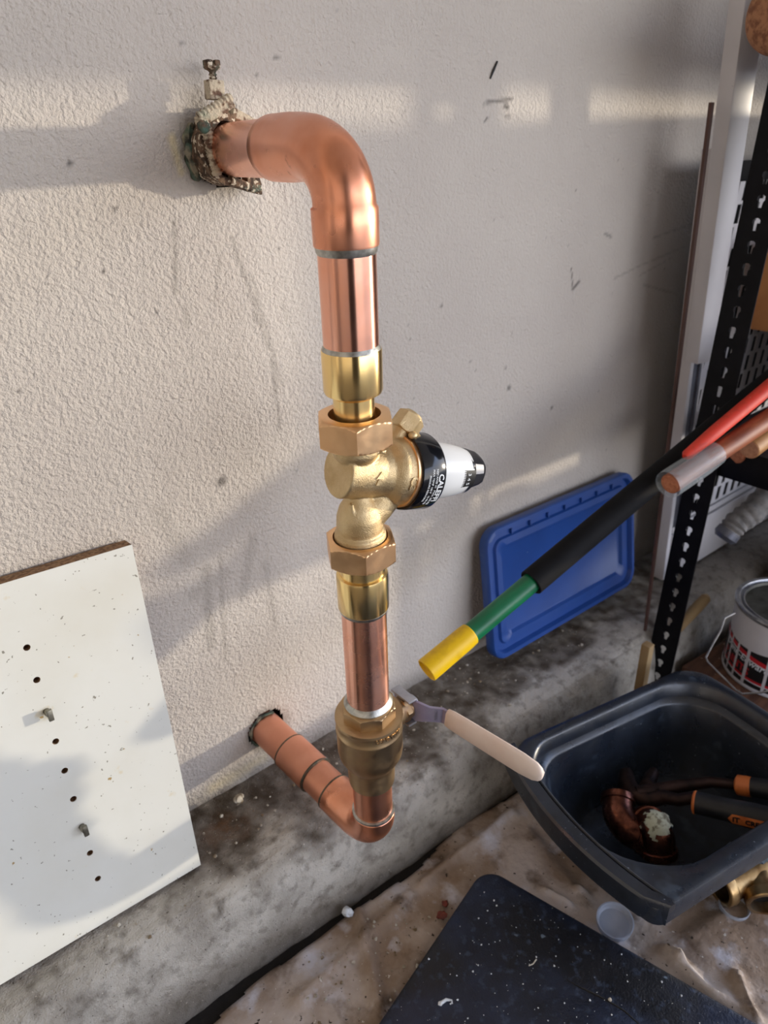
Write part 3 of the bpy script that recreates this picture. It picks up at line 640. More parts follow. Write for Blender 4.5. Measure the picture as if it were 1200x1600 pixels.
bm = B(); box(bm, cp(.008, -.0235, -.020), (.026, .012, .0055), Matrix.Rotation(.30, 3, 'Y'), .001); box(bm, cp(.019, -.0215, -.016), (.009, .010, .0100), Matrix.Rotation(-.4, 3, 'Y'), .001)
bmesh.ops.subdivide_edges(bm, edges=bm.edges, cuts=2, use_grid_fill=True); crinkle(bm, 150, .0016); add('jaw', bm, M['rust'], cl)
bm = B(); box(bm, cp(.017, .0215, -.010), (.018, .010, .006), Matrix.Rotation(.35, 3, 'Y'), .001); crinkle(bm, 150, .0016); add('jaw', bm, M['rust_pale'], cl)
bm = B(); lathe(bm, cp(-.022, .0145, -.028), (.1, -1, 0), [(-.004, .0042), (.001, .0044), (.002, .003)], 14); add('nut', bm, M['rust'], cl)
bm = B(); lathe(bm, cp(.0120, -.0200, -.022), (.1, -1, 0), [(-.004, .0036), (.0035, .0038)], 6); add('nut', bm, M['rust'], cl)
bm = arc_band(D2(60), D2(235), -.0002, -.0022, .0184, .0204, .0016); bm2 = bm
for v in bm.verts: v.co += V((HOLE2.x - HOLE1.x + .0024, 0, HOLE2.z - HOLE1.z))
crinkle(bm, 150, .0012); add('sealant_ring', bm, M['green'], wall, 'green and grey sealant round the lower hole')

# ================================================================ WHITE BOARD
bd = root('white_melamine_board', (.0, -.05, .118), 'white melamine chipboard panel with drilled holes, leaning on the wall at lower left', 'board')
TR, BR = V((.1625, -.0185, .4421)), V((.1512, -.0660, .1185))
dnv = (BR - TR).normalized(); lf = V((-1, .0, .012)); lf = (lf - dnv * lf.dot(dnv)).normalized(); nb = lf.cross(dnv); nb = nb if nb.y < 0 else -nb
HB = (BR - TR).length; WB = .42; TH = .0158
def bp(u, v, d): return TR + lf * u + dnv * v + nb * d        # u left, v down, d out towards the room
def uvof(px, py):
    r = CW @ V(((px - 600) / F, (py - 800) / F, 1)); t = (TR - CAM).dot(nb) / r.dot(nb); p = CAM + r * t - TR; return p.dot(lf), p.dot(dnv)
holes = [(42, 1012), (59, 1064), (75, 1117), (88, 1162), (102, 1208), (116, 1252), (131, 1297), (141, 1334), (153, 1373)]
hu = [uvof(*h) for h in holes]
hu_c = sum(a for a, b in hu) / 9; v0 = hu[0][1]; HV = [v0 + (hu[-1][1] - hu[0][1]) * k / 8 for k in range(9)]; HUU = [hu[0][0] + (hu[-1][0] - hu[0][0]) * k / 8 for k in range(9)]
bm = B(); hexa(bm, [bp(0, 0, -TH), bp(WB, 0, -TH), bp(WB, HB, -TH), bp(0, HB, -TH), bp(0, 0, -.0007), bp(WB, 0, -.0007), bp(WB, HB, -.0007), bp(0, HB, -.0007)])
core = add('chipboard_core', bm, M['chip'], bd, 'bare brown chipboard core', smooth=0)
bm = B(); hexa(bm, [bp(0, 0, -.0007), bp(WB, 0, -.0007), bp(WB, HB, -.0007), bp(0, HB, -.0007), bp(0, 0, 0), bp(WB, 0, 0), bp(WB, HB, 0), bp(0, HB, 0)])
face = add('face', bm, M['melamine'], bd, smooth=0)
bm = B()
for a, b in zip(HUU, HV): lathe(bm, bp(a, b, -.011) - V((0, 0, 0)), nb, [(0, .0026), (.02, .0026)], 20)
cut = add('cut', bm, M['chip'], bd, smooth=0)
for o_ in (core, face):
    bo_ = o_.modifiers.new('b', 'BOOLEAN'); bo_.object = cut; bo_.operation = 'DIFFERENCE'; bo_.solver = 'EXACT'
bpy.context.view_layer.update(); dg = bpy.context.evaluated_depsgraph_get()
for o_ in (core, face):
    mm = bpy.data.meshes.new_from_object(o_.evaluated_get(dg)); o_.modifiers.clear(); o_.data = mm
bpy.data.objects.remove(cut)
for k in (2, 6):
    bm = B(); a, b = HUU[k], HV[k]
    lathe(bm, bp(a, b, -.009), nb, [(0, .0024), (.0135, .0024), (.016, .0020)], 16)
    hexa(bm, [bp(a - .003, b - .0035, .0040), bp(a + .001, b - .0035, .0040), bp(a + .001, b + .006, .0040), bp(a - .003, b + .006, .0040), bp(a - .003, b - .0035, .0075), bp(a + .001, b - .0035, .0075), bp(a + .001, b + .006, .0075), bp(a - .003, b + .006, .0075)], .0006)
    add('shelf_pin', bm, M['pin'], bd, 'small metal shelf pin stuck in a hole')

# ================================================================ BLUE LID
ld = root('blue_tote_lid', (.735, -.03, .10), 'blue plastic storage tote lid leaning against the wall on the concrete ledge', 'lid')
LTL, LTR, LBL, LBR = at(757, 828, Y=-.020), at(985, 738, Y=-.020), at(770, 1042, Y=-.052), at(992, 905, Y=-.050)
lc = (LTL + LTR + LBL + LBR) / 4; eu = ((LTR + LBR) - (LTL + LBL)).normalized(); ev = ((LBL + LBR) - (LTL + LTR)); ev = (ev - eu * ev.dot(eu)).normalized(); en = eu.cross(ev); en = en if en.y < 0 else -en
LW = ((LTR + LBR) / 2 - (LTL + LBL) / 2).length; LH = ((LBL + LBR) / 2 - (LTL + LTR) / 2).length
def lp_(w, h, r, d): return [lc + eu * x + ev * y + en * d for x, y in rrect(w, h, r, 8)]
bm = B()
loft(bm, [lp_(LW - .004, LH - .004, .022, -.012), lp_(LW, LH, .024, -.010), lp_(LW, LH, .024, .001), lp_(LW - .003, LH - .003, .023, .003), lp_(LW - .014, LH - .014, .019, .003), lp_(LW - .019, LH - .019, .017, -.0035), lp_(LW - .034, LH - .034, .014, -.0035),
         lp_(LW - .038, LH - .038, .012, .000), lp_(LW - .056, LH - .056, .012, .000), lp_(LW - .062, LH - .062, .012, -.004)], (False, True))
add('lid_panel', bm, M['blue'], ld, smooth=50)
for k in range(7):
    x = -LW / 2 + .05 + k * (LW - .10) / 6; bm = B()
    hexa(bm, [lc + eu * (x + a) + ev * (-LH / 2 + b) + en * c for c in (-.0040, .0006) for a, b in ((-.001, .0100), (.001, .0100), (.001, .0165), (-.001, .0165))])
    add('rib', bm, M['blue'], ld, smooth=0)

# ================================================================ POLE
p0 = at(666, 1048, D=.70); p1 = at(1090, 692, D=.88); pd_ = (p1 - p0).normalized()
pl = root('telescoping_pole', p0 + V((0, 0, -.02)), 'long pole with black foam sleeve, green shaft and yellow tip sticking out over the ledge', 'pole')
def along(px, py):
    r = (CW @ V(((px - 600) / F, (py - 800) / F, 1))).normalized(); w0 = p0 - CAM
    b = pd_.dot(r); t = (b * w0.dot(r) - w0.dot(pd_)) / (1 - b * b); return t
tA, tB = along(733, 988), along(826, 908)
bm = B(); lathe(bm, p0, pd_, [(.004, .0095), (.0, .0112), (.0006, .0122), (tA * .85, .0118), (tA, .0112), (tA + .001, .0100)], 40, (True, False)); add('end_cap', bm, M['yellow'], pl, 'yellow plastic end cap')
bm = B(); lathe(bm, p0, pd_, [(tA - .01, .0100), (tB + .02, .0104)], 20); add('shaft', bm, M['gpole'], pl, 'green fluted shaft')
bm = B(); lathe(bm, p0, pd_, [(tB + .002, .0102), (tB, .0128), (tB + .001, .0138), (tB + .25, .0136), (tB + .42, .0136), ((1.248 - p0.x) / pd_.x, .0136)], 40); add('foam_sleeve', bm, M['foam'], pl, 'black foam sleeve')

cbn = root('added_dark_cabinet', (-.28, -1.5, 0), 'dark cabinet added unseen behind the viewer to darken the metal reflections', 'cabinet')  # unseen, added so the pipes mirror a dark stripe
bm = B(); box(bm, (-.28, -1.5, .9), (.56, .40, 1.8), None, .01); add('added_cabinet_body', bm, M['darkbox'], cbn)
for x_ in (-.42, -.14):
    bm = B(); box(bm, (x_, -1.295, .9), (.262, .012, 1.72), None, .003); add('added_cabinet_door', bm, M['darkbox'], cbn)
# ================================================================ SHELVING UNIT
sh = root('slotted_shelving_unit', (.95, -.3, 0), 'black slotted steel shelving unit at the right edge', 'shelving')
zb, zt_ = .0, 1.0
def pxs(z): return .8165 + (z - .07) * .052
def post(x_of, y0, y1, name, slots=True):
    """upright angle: flange in the YZ plane with keyhole slots (real openings), flange along X behind"""
    bm = B(); yc = (y0 + y1) / 2; th = .0016; rows = []; z = .0370 - .0232
    while z < zt_: rows.append(z); z += .0232
    v = lambda y_, z_, d: bm.verts.new((x_of(z_) + d, y_, z_))
    def face(p):                                                 # the same face on both sides of the sheet
        bm.faces.new([v(a_, b_, 0) for a_, b_ in p]); bm.faces.new([v(a_, b_, th) for a_, b_ in p[::-1]])
    def wall_(p, q_): bm.faces.new([v(p[0], p[1], 0), v(q_[0], q_[1], 0), v(q_[0], q_[1], th), v(p[0], p[1], th)])
    prev = 0
    for zz in rows:
        face([(y0, prev), (y1, prev), (y1, zz - .0065), (y0, zz - .0065)])
        half = [(.0020, zz - .0065), (.0026, zz - .001), (.0044, zz + .0015), (.0040, zz + .0048), (.0018, zz + .0065)]   # keyhole
        for s_, sg in ((y1, -1), (y0, 1)):
            for (h0, z0_), (h1_, z1_) in zip(half, half[1:]):
                face([(s_, z0_), (yc + sg * h0, z0_), (yc + sg * h1_, z1_), (s_, z1_)]); wall_((yc + sg * h0, z0_), (yc + sg * h1_, z1_))
        wall_((yc - .0020, zz - .0065), (yc + .0020, zz - .0065)); wall_((yc - .0018, zz + .0065), (yc + .0018, zz + .0065))
        prev = zz + .0065
    face([(y0, prev), (y1, prev), (y1, zt_), (y0, zt_)])
    for s_ in (y0, y1): wall_((s_, 0), (s_, zt_))
    yk = y0 if abs(y0) < abs(y1) else y1
    box(bm, (x_of(.5) + .018, yk, .5), (.034, .0018, 1.0), Matrix(((1, 0, .052), (0, 1, 0), (0, 0, 1))))
    return add(name, bm, M['postm'], sh, smooth=0, flip=False)
post(pxs, -.1315, -.1690, 'post')
def bx(name, lo, hi, m, parent, bev=.001, label=None):
    bm = B(); box(bm, [(a + b) / 2 for a, b in zip(lo, hi)], [abs(b - a) for a, b in zip(lo, hi)], None, bev); return add(name, bm, m, parent, label)
YS = -.335                                                       # depth of the lower shelf
def bx(name, lo, hi, m, parent, bev=.001, label=None):
    bm = B(); box(bm, [(a + b) / 2 for a, b in zip(lo, hi)], [abs(b - a) for a, b in zip(lo, hi)], None, bev); return add(name, bm, m, parent, label)
post(lambda z: 1.735 + (z - .07) * .052, -.1315, -.1690, 'post')
sx0 = pxs(.38) + .0025
bx('shelf_beam', (sx0, YS, .352), (sx0 + .0018, -.135, .390), M['postm'], sh)
bx('shelf_beam', (sx0 + .002, -.136, .352), (1.75, -.1340, .390), M['postm'], sh)
bx('shelf_deck', (sx0 + .002, YS, .386), (1.75, -.137, .3925), M['darkbox'], sh)
sx1 = pxs(.80) + .0025
bx('shelf_beam', (sx1, YS, .775), (sx1 + .0018, -.135, .790), M['postm'], sh)
bx('shelf_deck', (sx1 + .002, YS, .785), (1.75, -.137, .790), M['darkbox'], sh)

cb = root('cardboard_box', (1.10, -.145, .5015), 'tan cardboard box behind the black post at the right edge', 'box')
bx('carton', (.970, -.178, .5020), (1.235, -.112, .612), M['card'], cb, .002)
bx('tape_strip', (.9693, -.155, .5018), (.9710, -.135, .6124), M['stick'], cb, .0003)
tr_ = root('low_storage_bin', (1.14, -.16, .3925), 'low dark bin under the cardboard box', 'bin')
bx('bin_body', (1.055, -.184, .3930), (1.23, -.142, .4920), M['darkbox'], tr_, .004)
bx('bin_rim', (1.050, -.187, .4900), (1.235, -.139, .5015), M['darkbox'], tr_, .002)
# boxes added outside the picture, sized to block sun and shade the wall
ob = root('upper_sun_blocker', (1.3, -.40, .791), 'dark box added on the upper shelf outside the picture to block sun', 'tote')
bx('blocker_body', (1.06, -.60, .791), (1.60, -.150, 1.30), M['darkbox'], ob, .01)
ob = root('floor_sun_blocker', (1.3, -.24, 0), 'dark box added under the shelf outside the picture to block sun', 'tote')
bx('blocker_body', (1.28, -.36, .001), (1.60, -.150, .340), M['darkbox'], ob, .01)
ob = root('shelf_sun_blocker', (1.6, -.26, .3925), 'low dark box added on the middle shelf outside the picture to block sun', 'tote')
bx('blocker_body', (1.515, -.50, .3935), (1.74, -.140, .700), M['darkbox'], ob, .01)
ob = root('tall_sun_blocker', (1.4, -.22, .3925), 'tall pale box added on the middle shelf outside the picture to block sun', 'carton')
bx('tall_blocker_body', (1.25, -.40, .3930), (1.50, -.105, .757), M['whitem'], ob, .002)

# ================================================================ DOWELS ON THE SHELF
def dowel(name, a, b, r, m, me, label, cat='dowel', group=None):
    t = root(name, (a.x, a.y, a.z - r), label, cat, group); d = (b - a).normalized(); L_ = (b - a).length
    bm = B(); lathe(bm, a, d, [(.0002, r - .0008), (.0010, r), (L_, r)], 40); add('rod', bm, m, t)
    bm = B(); lathe(bm, a, d, [(0, r - .0008), (.0003, r - .0007)], 40); lathe(bm, a - d * .0003, d, [(0, .0011), (.0002, .0011)], 10); add('sawn_end', bm, me, t, 'pale sawn end')
    return t
a = at(1046, 757, D=.800); b = at(1200, 655, D=.925); b = a + (b - a) * 1.9
dowel('red_brown_dowel', a, b, .0108, M['wood_red'], M['wood_end_red'], 'red-brown wooden dowel in clear plastic wrap, lying over the shelf edge')
wr = root('clear_plastic_sleeve', tuple(a), 'clear plastic sleeve around the end of the red-brown dowel', 'sleeve')
d = (b - a).normalized(); bm = B(); lathe(bm, a + V((0, 0, .001)), d, [(-.003, .0148), (.002, .0152), (.05, .0150), (.075, .0134)], 32, (False, False)); bmesh.ops.solidify(bm, geom=bm.faces, thickness=.0005); add('sleeve_wall', bm, M['clear'], wr)
a = at(1170, 702, D=.93); b = at(1200, 680, D=.96); b = a + (b - a) * 6.5
dowel('tan_dowel', a, b, .0122, M['wood_tan'], M['wood_end'], 'tan wooden dowel with bright sawn end, on the shelf at the right edge', group=None)
a = at(1148, 711, D=.965); b = at(1192, 682, D=1.0); b = a + (b - a) * 5
dowel('brown_dowel', a, b, .0118, M['wood_red'], M['wood_end_red'], 'brown wooden dowel tucked behind the tan dowel')
a = at(1070, 714, D=.82); b = at(1205, 602, D=.93); b = a + (b - a) * 1.6
rt_ = root('red_stick', tuple(a), 'red painted stick lying above the red-brown dowel', 'stick')
d = (b - a).normalized(); ln_ = (b - a).length; bm = B(); lathe(bm, a, d, [(0, .003), (.004, .0058), (.05, .0076), (ln_, .0090)], 24); add('stick_shaft', bm, M['red'], rt_)

# tan cork roll at the top right on the upper shelf
ck = root('cork_roll', (.84, -.2, .790), 'end of a tan cork roll at the top right corner', 'roll')
c = at(1212, 20, D=.86); c.z = .8246; d = V((1, -.10, 0)).normalized()
bm = B(); lathe(bm, c, d, [(-.004, .020), (.0, .028), (.006, .0325), (.012, .034), (.35, .034)], 48); add('roll_body', bm, M['cork'], ck)

# ================================================================ LOUVERED PANEL
lv = root('louvered_cabinet_panel', (1.15, -.06, .095), 'tall white louvered metal panel standing on the ledge behind the black post', 'panel')
shx = lambda x, z: x - .083 * (z - .117)
def lbox(name, x0, x1, y0, y1, z0, z1, m, bev=.001, label=None, z0r=None):
    bm = B(); q = z0 if z0r is None else z0r
    hexa(bm, [V((shx(x0, z0), y0, z0)), V((shx(x1, q), y0, q)), V((shx(x1, q), y1, q)), V((shx(x0, z0), y1, z0)), V((shx(x0, z1), y0, z1)), V((shx(x1, z1), y0, z1)), V((shx(x1, z1), y1, z1)), V((shx(x0, z1), y1, z1))], bev)
    return add(name, bm, m, lv, label)
XL, XR = .9495, 1.50; ZB = .102
lbox('side_panel', XL, XL + .010, -.066, -.044, ZB, .715, M['whitem'], .0025)
lbox('back_panel', XL + .010, XR, -.048, -.045, ZB, .700, M['postm'], .0)
lbox('kick_panel', XL + .010, XR, -.0675, -.060, ZB - .002, .182, M['whitem'], .001, z0r=.088)
lbox('rail', XL + .010, XR, -.0665, -.060, .186, .196, M['whitem'], .0008)
bm = B(); rows = []
z = .200; k = 0; hp = .0225
yf_ = -.0660
def q4(x0, x1, z0, z1, sl=0): hexa(bm, [V((shx(x, zz) + k_, y, zz)) for zz, k_ in ((z0, 0), (z1, sl)) for x, y in ((x0, yf_), (x1, yf_), (x1, yf_ + .0012), (x0, yf_ + .0012))])
while z < .66:
    q4(XL + .03, XR, z, z + .004)
    x = XL + .034 + (0 if k % 2 else .012)
    q4(XL + .03, x + .001, z + .004, z + .004 + hp)
    while x < XR - .02:
        q4(x + .002, x + .0150, z + .004, z + .004 + hp, .004); x += .024
    z += hp + .004; k += 1
add('louver_grille', bm, M['whitem'], lv, 'white grille of slanted slots', smooth=0)
lbox('frame_channel', XL + .0102, XL + .0300, -.0655, -.062, .196, .70, M['greym'], .0005, 'grey metal channel')
lbox('channel_lip', XL + .020, XL + .0215, -.0685, -.0655, .196, .70, M['greym'], .0002)
q = lambda px, py: at(px, py, Y=-.090)
A1, A2 = q(1170, -40), q(1090, 570); wv = V((.036, -.006, 0)); dv = V((.004, .0205, 0))
bm = B(); hexa(bm, [A2, A2 + wv * .85, A2 + wv * .85 + dv, A2 + dv, A1, A1 + wv, A1 + wv + dv, A1 + dv], .0028); add('cover_strip', bm, M['whitem'], lv, 'white cover strip with rounded lower end')
# thin brown strip
bs = root('brown_hardboard_strip', (at(1007, 985, Y=-.118)), 'thin dark brown strip leaning on the wall beside the white panel', 'strip')
s0, s1 = at(1008, 985, Z=.103), at(1112, 160, Y=-.0735); s0 = at(1008, 985, Y=YF(.79) + .018)
s0.z = max(s0.z, .095)
bm = B(); hexa(bm, [s0 + V(p) for p in ((-.0022, -.0015, 0), (.0022, -.0015, 0), (.0022, .0015, 0), (-.0022, .0015, 0))] + [s1 + V(p) for p in ((-.0030, -.0018, 0), (.0030, -.0018, 0), (.0030, .0018, 0), (-.0030, .0018, 0))]); add('strip_body', bm, M['brown'], bs, smooth=0)

# ================================================================ ITEMS ON AND BY THE CURB AT RIGHT
a, b = at(1106, 931, X=.93), at(1056, 985, X=.865)
st = root('bare_wood_stick', tuple(b), 'pale tapering wooden stick leaning behind the black post', 'stick')
bm = B(); pts = [a.lerp(b, t) for t in (0, .06, .3, .6, 1)]; tube(bm, pts, [.004, .0075, .0082, .0078, .007], 16); add('stick_shaft', bm, M['stick'], st)
a = at(1003, 1000, Y=-.165)
wp = root('pale_wood_offcut', (a.x, a.y, 0), 'pale wood offcut standing between ledge and shelf post', 'offcut')
hx0 = a.x + .006
bm = B(); hexa(bm, [V((hx0 + x, -.168 + y, z)) for z, e in ((0.001, 0), (at(1003, 1000, Y=-.16).z, .0)) for x, y in ((-.004, -.008), (.008, -.008), (.008, .004), (-.004, .004))], .0012); add('offcut_block', bm, M['stick'], wp)
# grey fabric hose
hs = root('grey_fabric_hose', tuple(at(1150, 830, D=1.10)), 'grey fabric covered hose end at the right edge above the ledge', 'hose')
pts = [at(1138, 832, D=1.13), at(1150, 818, D=1.13), at(1175, 800, D=1.135), at(1205, 770, D=1.15), at(1260, 700, D=1.18)]
bm = B(); dd = (pts[1] - pts[0]).normalized()
lp2, rr = [], []
for i in range(40):
    t = i / 39 * 4; k = min(int(t), 3); lp2.append(pts[k].lerp(pts[k + 1], t - k)); rr.append(.0155 + .0012 * math.sin(i * 1.4) + .004 * (i / 39))
tube(bm, lp2, rr, 32); add('hose_wall', bm, M['hose'], hs)
bm = B(); tube(bm, [lp2[0] - dd * .012, lp2[0] - dd * .006, lp2[0] + dd * .004], [.013, .0172, .0165], 32); add('cuff', bm, M['greym'], hs, 'dull metal cuff')
# cream block at the right edge
cbk = at(1192, 850, Z=.17)
cr = root('cream_wood_block', (1.14, -.215, 0), 'cream coloured block at the right edge behind the paint can', 'block')
bm = B(); box(bm, (1.16, -.225, .115), (.13, .055, .228), Matrix.Rotation(-.25, 3, 'Z'), .004); add('block_body', bm, M['stick'], cr)

# ================================================================ PAINT CAN
PC = V((.950, -.2545, 0)); PR = .0705; PB, PT = .040, .152
pcn = root('paint_can', (PC.x, PC.y, PB), 'white paint can with black and red label, on brown lumber at the right edge', 'can')
bm = B(); lathe(bm, PC, (0, 0, 1), [(PB, PR - .002), (PB + .001, PR), (PB + .004, PR), (PB + .0045, PR - .001), (PT - .006, PR - .001)], 96, (True, False)); canb = add('can_body', bm, M['can'], pcn)
bm = B(); lathe(bm, PC, (0, 0, 1), [(PT - .006, PR - .001), (PT - .005, PR + .0012), (PT - .001, PR + .0016), (PT + .0005, PR + .0004), (PT + .0002, PR - .004), (PT - .003, PR - .0055), (PT - .003, PR - .008), (PT - .0005, PR - .0095), (PT - .001, PR - .0108)], 96, (False, False)); add('rim', bm, M['tin'], pcn)
bm = B(); lathe(bm, PC, (0, 0, 1), [(PT - .001, PR - .0108), (PT - .0045, PR - .012), (PT - .0045, .0001)], 96, (False, True)); add('lid', bm, M['tinlid'], pcn, 'dusty metal lid with an orange blot')
def canp(th, z, d=0): return V((PC.x + (PR - .001 + d) * math.cos(th), PC.y + (PR - .001 + d) * math.sin(th), z))
TH0, TH1 = D2(112), D2(262)
def canband(f0, f1, m, name, d, th0=TH0, th1=TH1, nn=60, parent=canb):
    bm = B(); g = []
    for i in range(nn + 1):
        th = th0 + (th1 - th0) * i / nn; s = (th - TH0) / (TH1 - TH0)
        g.append([bm.verts.new(canp(th, f(s), d)) for f in (f0, f1)])
    for a, b in zip(g, g[1:]): bm.faces.new((a[0], b[0], b[1], a[1]))
    return add(name, bm, m, parent, smooth=60, flip=False)
topc = lambda s: .112 - .020 * s + .012 * math.sin(s * 9)
canband(lambda s: PB + .006, lambda s: .108 - .008 * math.sin(s * 5), M['print_black'], 'label_band', .0002)
canband(lambda s: .0985 - .030 * s, lambda s: .1035 - .028 * s + .001, M['print_red'], 'label_stripe', .00035)
canband(lambda s: .097 - .030 * s, lambda s: .0985 - .030 * s, M['print_white'], 'label_stripe', .00036)
canband(lambda s: .060 - .006 * math.sin(s * 3.2), lambda s: .064 - .006 * math.sin(s * 3.2), M['print_red'], 'label_stripe', .00035)
canband(lambda s: .0585 - .006 * math.sin(s * 3.2), lambda s: .060 - .006 * math.sin(s * 3.2), M['print_white'], 'label_stripe', .00036)
for deg, wd in ((128, 1.6), (139, 1.5), (152, 1.6), (167, 1.9), (190, 1.6)):
    canband(lambda s: PB + .004, lambda s: .110, M['can'], 'paint_run', .0006, D2(deg - wd), D2(deg + wd), 4)
for s_, sz, zc_, thc, mm in (('Dunn-Edwards', .0140, .0835, D2(163), M['print_white']), ('PAINTS', .0165, .0690, D2(150), M['print_red'])):
    bm = text(s_, sz, .0001, .0002); sh_ = .22 if sz == .0140 else 0
    warp(bm, lambda c: canp(thc + (c.x + c.y * sh_) / PR, zc_ + c.y - .12 * c.x, .0005 + c.z)); add('lettering', bm, mm, canb, smooth=0, flip=False)
bm = B(); bl = [at(*p, D=dd_) for p, dd_ in (((1148, 958), .985), ((1132, 966), .965), ((1126, 985), .955), ((1114, 1006), .945), ((1103, 1027), .935), ((1106, 1034), .93), ((1125, 1053), .915), ((1150, 1078), .905), ((1160, 1084), .90), ((1190, 1082), .895), ((1230, 1072), .89), ((1300, 1030), .90))]
tube(bm, bl, .0011, 8); add('bail_handle', bm, M['tin'], pcn, 'thin wire bail handle hanging down')
# lumber under the can
lb = root('brown_stained_lumber', (.95, -.26, 0), 'brown stained lumber block under the paint can', 'lumber')
bm = B(); box(bm, (.985, -.275, .0195), (.27, .20, .039), Matrix.Rotation(-.10, 3, 'Z'), .002); bmesh.ops.subdivide_edges(bm, edges=bm.edges, cuts=1, use_grid_fill=True); crinkle(bm, 60, .0012)
for v in bm.verts:
    if v.co.z < 0: v.co.z = 0
add('lumber_block', bm, M['lumber'], lb)

# ================================================================ TUB
TA = V((.479, -.156, 0)); tu = V((.276, -.056, 0)).normalized(); tv = V((tu.y, -tu.x, 0))
TW, TD, TZ = .290, .224, .125
def tp(u, v, z): return TA + tu * u + tv * v + V((0, 0, z))
tb = root('dark_plastic_tub', tuple(tp(TW / 2, TD / 2, 0)), 'dark slate plastic tub holding pipe elbows and pliers, beside the concrete ledge', 'tub')
def tloop(ins, z, r, bow=.020, bowr=.0, fl=0):
    """rounded outline, inset ins; the left end bows outwards"""
    i0 = ins if isinstance(ins, (tuple, list)) else (ins,) * 4      # left, far, right, near
    w_, h_ = TW - i0[0] - i0[2], TD - i0[1] - i0[3]; cx, cy = i0[0] + w_ / 2, i0[1] + h_ / 2
    out = []
    base_ = rrect(w_, h_, r, 8)
    pts = []
    for k in range(len(base_)):
        p, q_ = base_[k], base_[(k + 1) % len(base_)]; pts.append(p)
        L_ = math.hypot(p[0] - q_[0], p[1] - q_[1])
        if L_ > .03:
            for j in range(1, 10): pts.append((p[0] + (q_[0] - p[0]) * j / 10, p[1] + (q_[1] - p[1]) * j / 10))
    for x, y in pts:
        s = np.clip((-x / (w_ / 2) - .55) / .45, 0, 1); t = np.clip(1 - (y / (h_ / 2)) ** 2, 0, 1)
        x2 = x - bow * s * t
        s = np.clip((x / (w_ / 2) - .55) / .45, 0, 1); x2 += bow * .5 * s * t
        out.append(tp(cx + x2, cy + y, z))
    return out
RC = [.030, .018, .036, .030]
def rc(d): return [max(.006, r - d) for r in (.020, .040, .030, .012)]   # radii (+u+v, -u+v, -u-v, +u-v) in local plan
bm = B()
inner2 = lambda d, z: tloop((.016 + d, .014 + d * .45, .014 + d * .4, .020 + d * .62), z, [.046, .050, .034, .046], bow=.014)
inner = lambda d, z: tloop((.016 + d, .014 + d * .8, .014 + d, .020 + d * .8), z, [.050, .062, .034, .050], bow=.016)
loft(bm, [tloop((.074, .030, .03, .052), .001, [.03] * 4, .012), tloop((.070, .027, .027, .048), .003, [.03] * 4, .012), tloop((.020, .012, .012, .018), TZ - .040, [.022] * 4, .018), tloop((.016, .010, .010, .014), TZ - .025, [.020] * 4, .018), tloop((-.002, 0, 0, -.001), TZ - .021, [.016, .010, .03, .03], .020), tloop(-.001, TZ - .018, [.016, .010, .03, .03], .020), tloop(0, TZ - .004, [.016, .010, .03, .03], .020), tloop(.0015, TZ - .001, [.016, .010, .03, .03], .020), tloop(.004, TZ, [.014, .009, .028, .028], .020),
          inner(-.006, TZ), inner(-.002, TZ - .001), inner(0, TZ - .003), inner(.003, TZ - .018), inner(.009, TZ - .021), inner(.011, TZ - .024), inner2(.030, .045), inner2(.052, .012), inner2(.060, .006)], (True, True))
add('tub_shell', bm, M['tub'], tb, smooth=40)
# lift handle strip along the left end, proud of the rim with a groove behind it
bm = B(); lo = []
for k in range(25):
    v_ = .004 + (TD + .002 - .004) * k / 24; s = 1 - ((v_ - TD / 2) / (TD / 2)) ** 2
    uo, ui = -.0030 - .0200 * s + (.004 if k > 22 else 0), .0105 - .0180 * s + (.004 if k > 22 else 0)
    if k == 24: uo, ui = uo + .004, ui - .002
    e = .0022
    lo.append([tp(uo, v_, TZ - .021), tp(uo, v_, TZ + .002), tp(uo + e, v_, TZ + .0045), tp(ui - e * .5, v_, TZ + .0045), tp(ui, v_, TZ + .003), tp(ui, v_, TZ - .004), tp(ui - .006, v_, TZ - .008)])
loft(bm, lo); add('lift_handle', bm, M['tub'], tb, smooth=40)
bm = B(); lo = []                                                                # raised inner lip beyond the groove
for k in range(30):
    v_ = .020 + (TD - .030) * k / 29; s = 1 - ((v_ - TD / 2) / (TD / 2)) ** 2; uo = .0130 - .0180 * s
    lo.append([tp(uo, v_, TZ - .003), tp(uo, v_, TZ + .0015), tp(uo + .0012, v_, TZ + .0028), tp(uo + .0030, v_, TZ + .0015), tp(uo + .0030, v_, TZ - .003)])
loft(bm, lo); add('rim_lip', bm, M['tub'], tb, smooth=40)

# contents: two tarnished elbows and pliers
def old_elbow(name, c, d0, d1, r, Rb, label, leg=.016):
    """street elbow: leg d0 from centre and leg d1"""
    t = root(name, (c.x, c.y, c.z - r), label, 'pipe fitting'); lg = leg; c = V(c); d0, d1 = V(d0).normalized(), V(d1).normalized(); pts, rr = [], []
    for k in (1.0, .96, .55, .5): pts.append(c + d0 * (Rb + lg * k)); rr.append(r * (1.10 if k > .5 else 1.0))
    for i in range(13):
        a = i / 12; p = c + d0 * Rb * (1 - a) ** 1.6 + d1 * Rb * a ** 1.6; pts.append(p); rr.append(r)
    for k in (.5, .55, .96, 1.0): pts.append(c + d1 * (Rb + lg * k)); rr.append(r * (1.10 if k > .5 else 1.0))
    bm = B(); tube(bm, pts, rr, 40); add('fitting_body', bm, M['oldcu'], t)
    for e, dd_ in ((pts[-1], d1), (pts[0], d0)):
        bm = B(); lathe(bm, e + dd_ * .0002, dd_, [(0, r * .92), (.0003, r * .92)], 32); add('bore', bm, M['black'], t)
    return t
e1 = at(966, 1288, Z=.044)
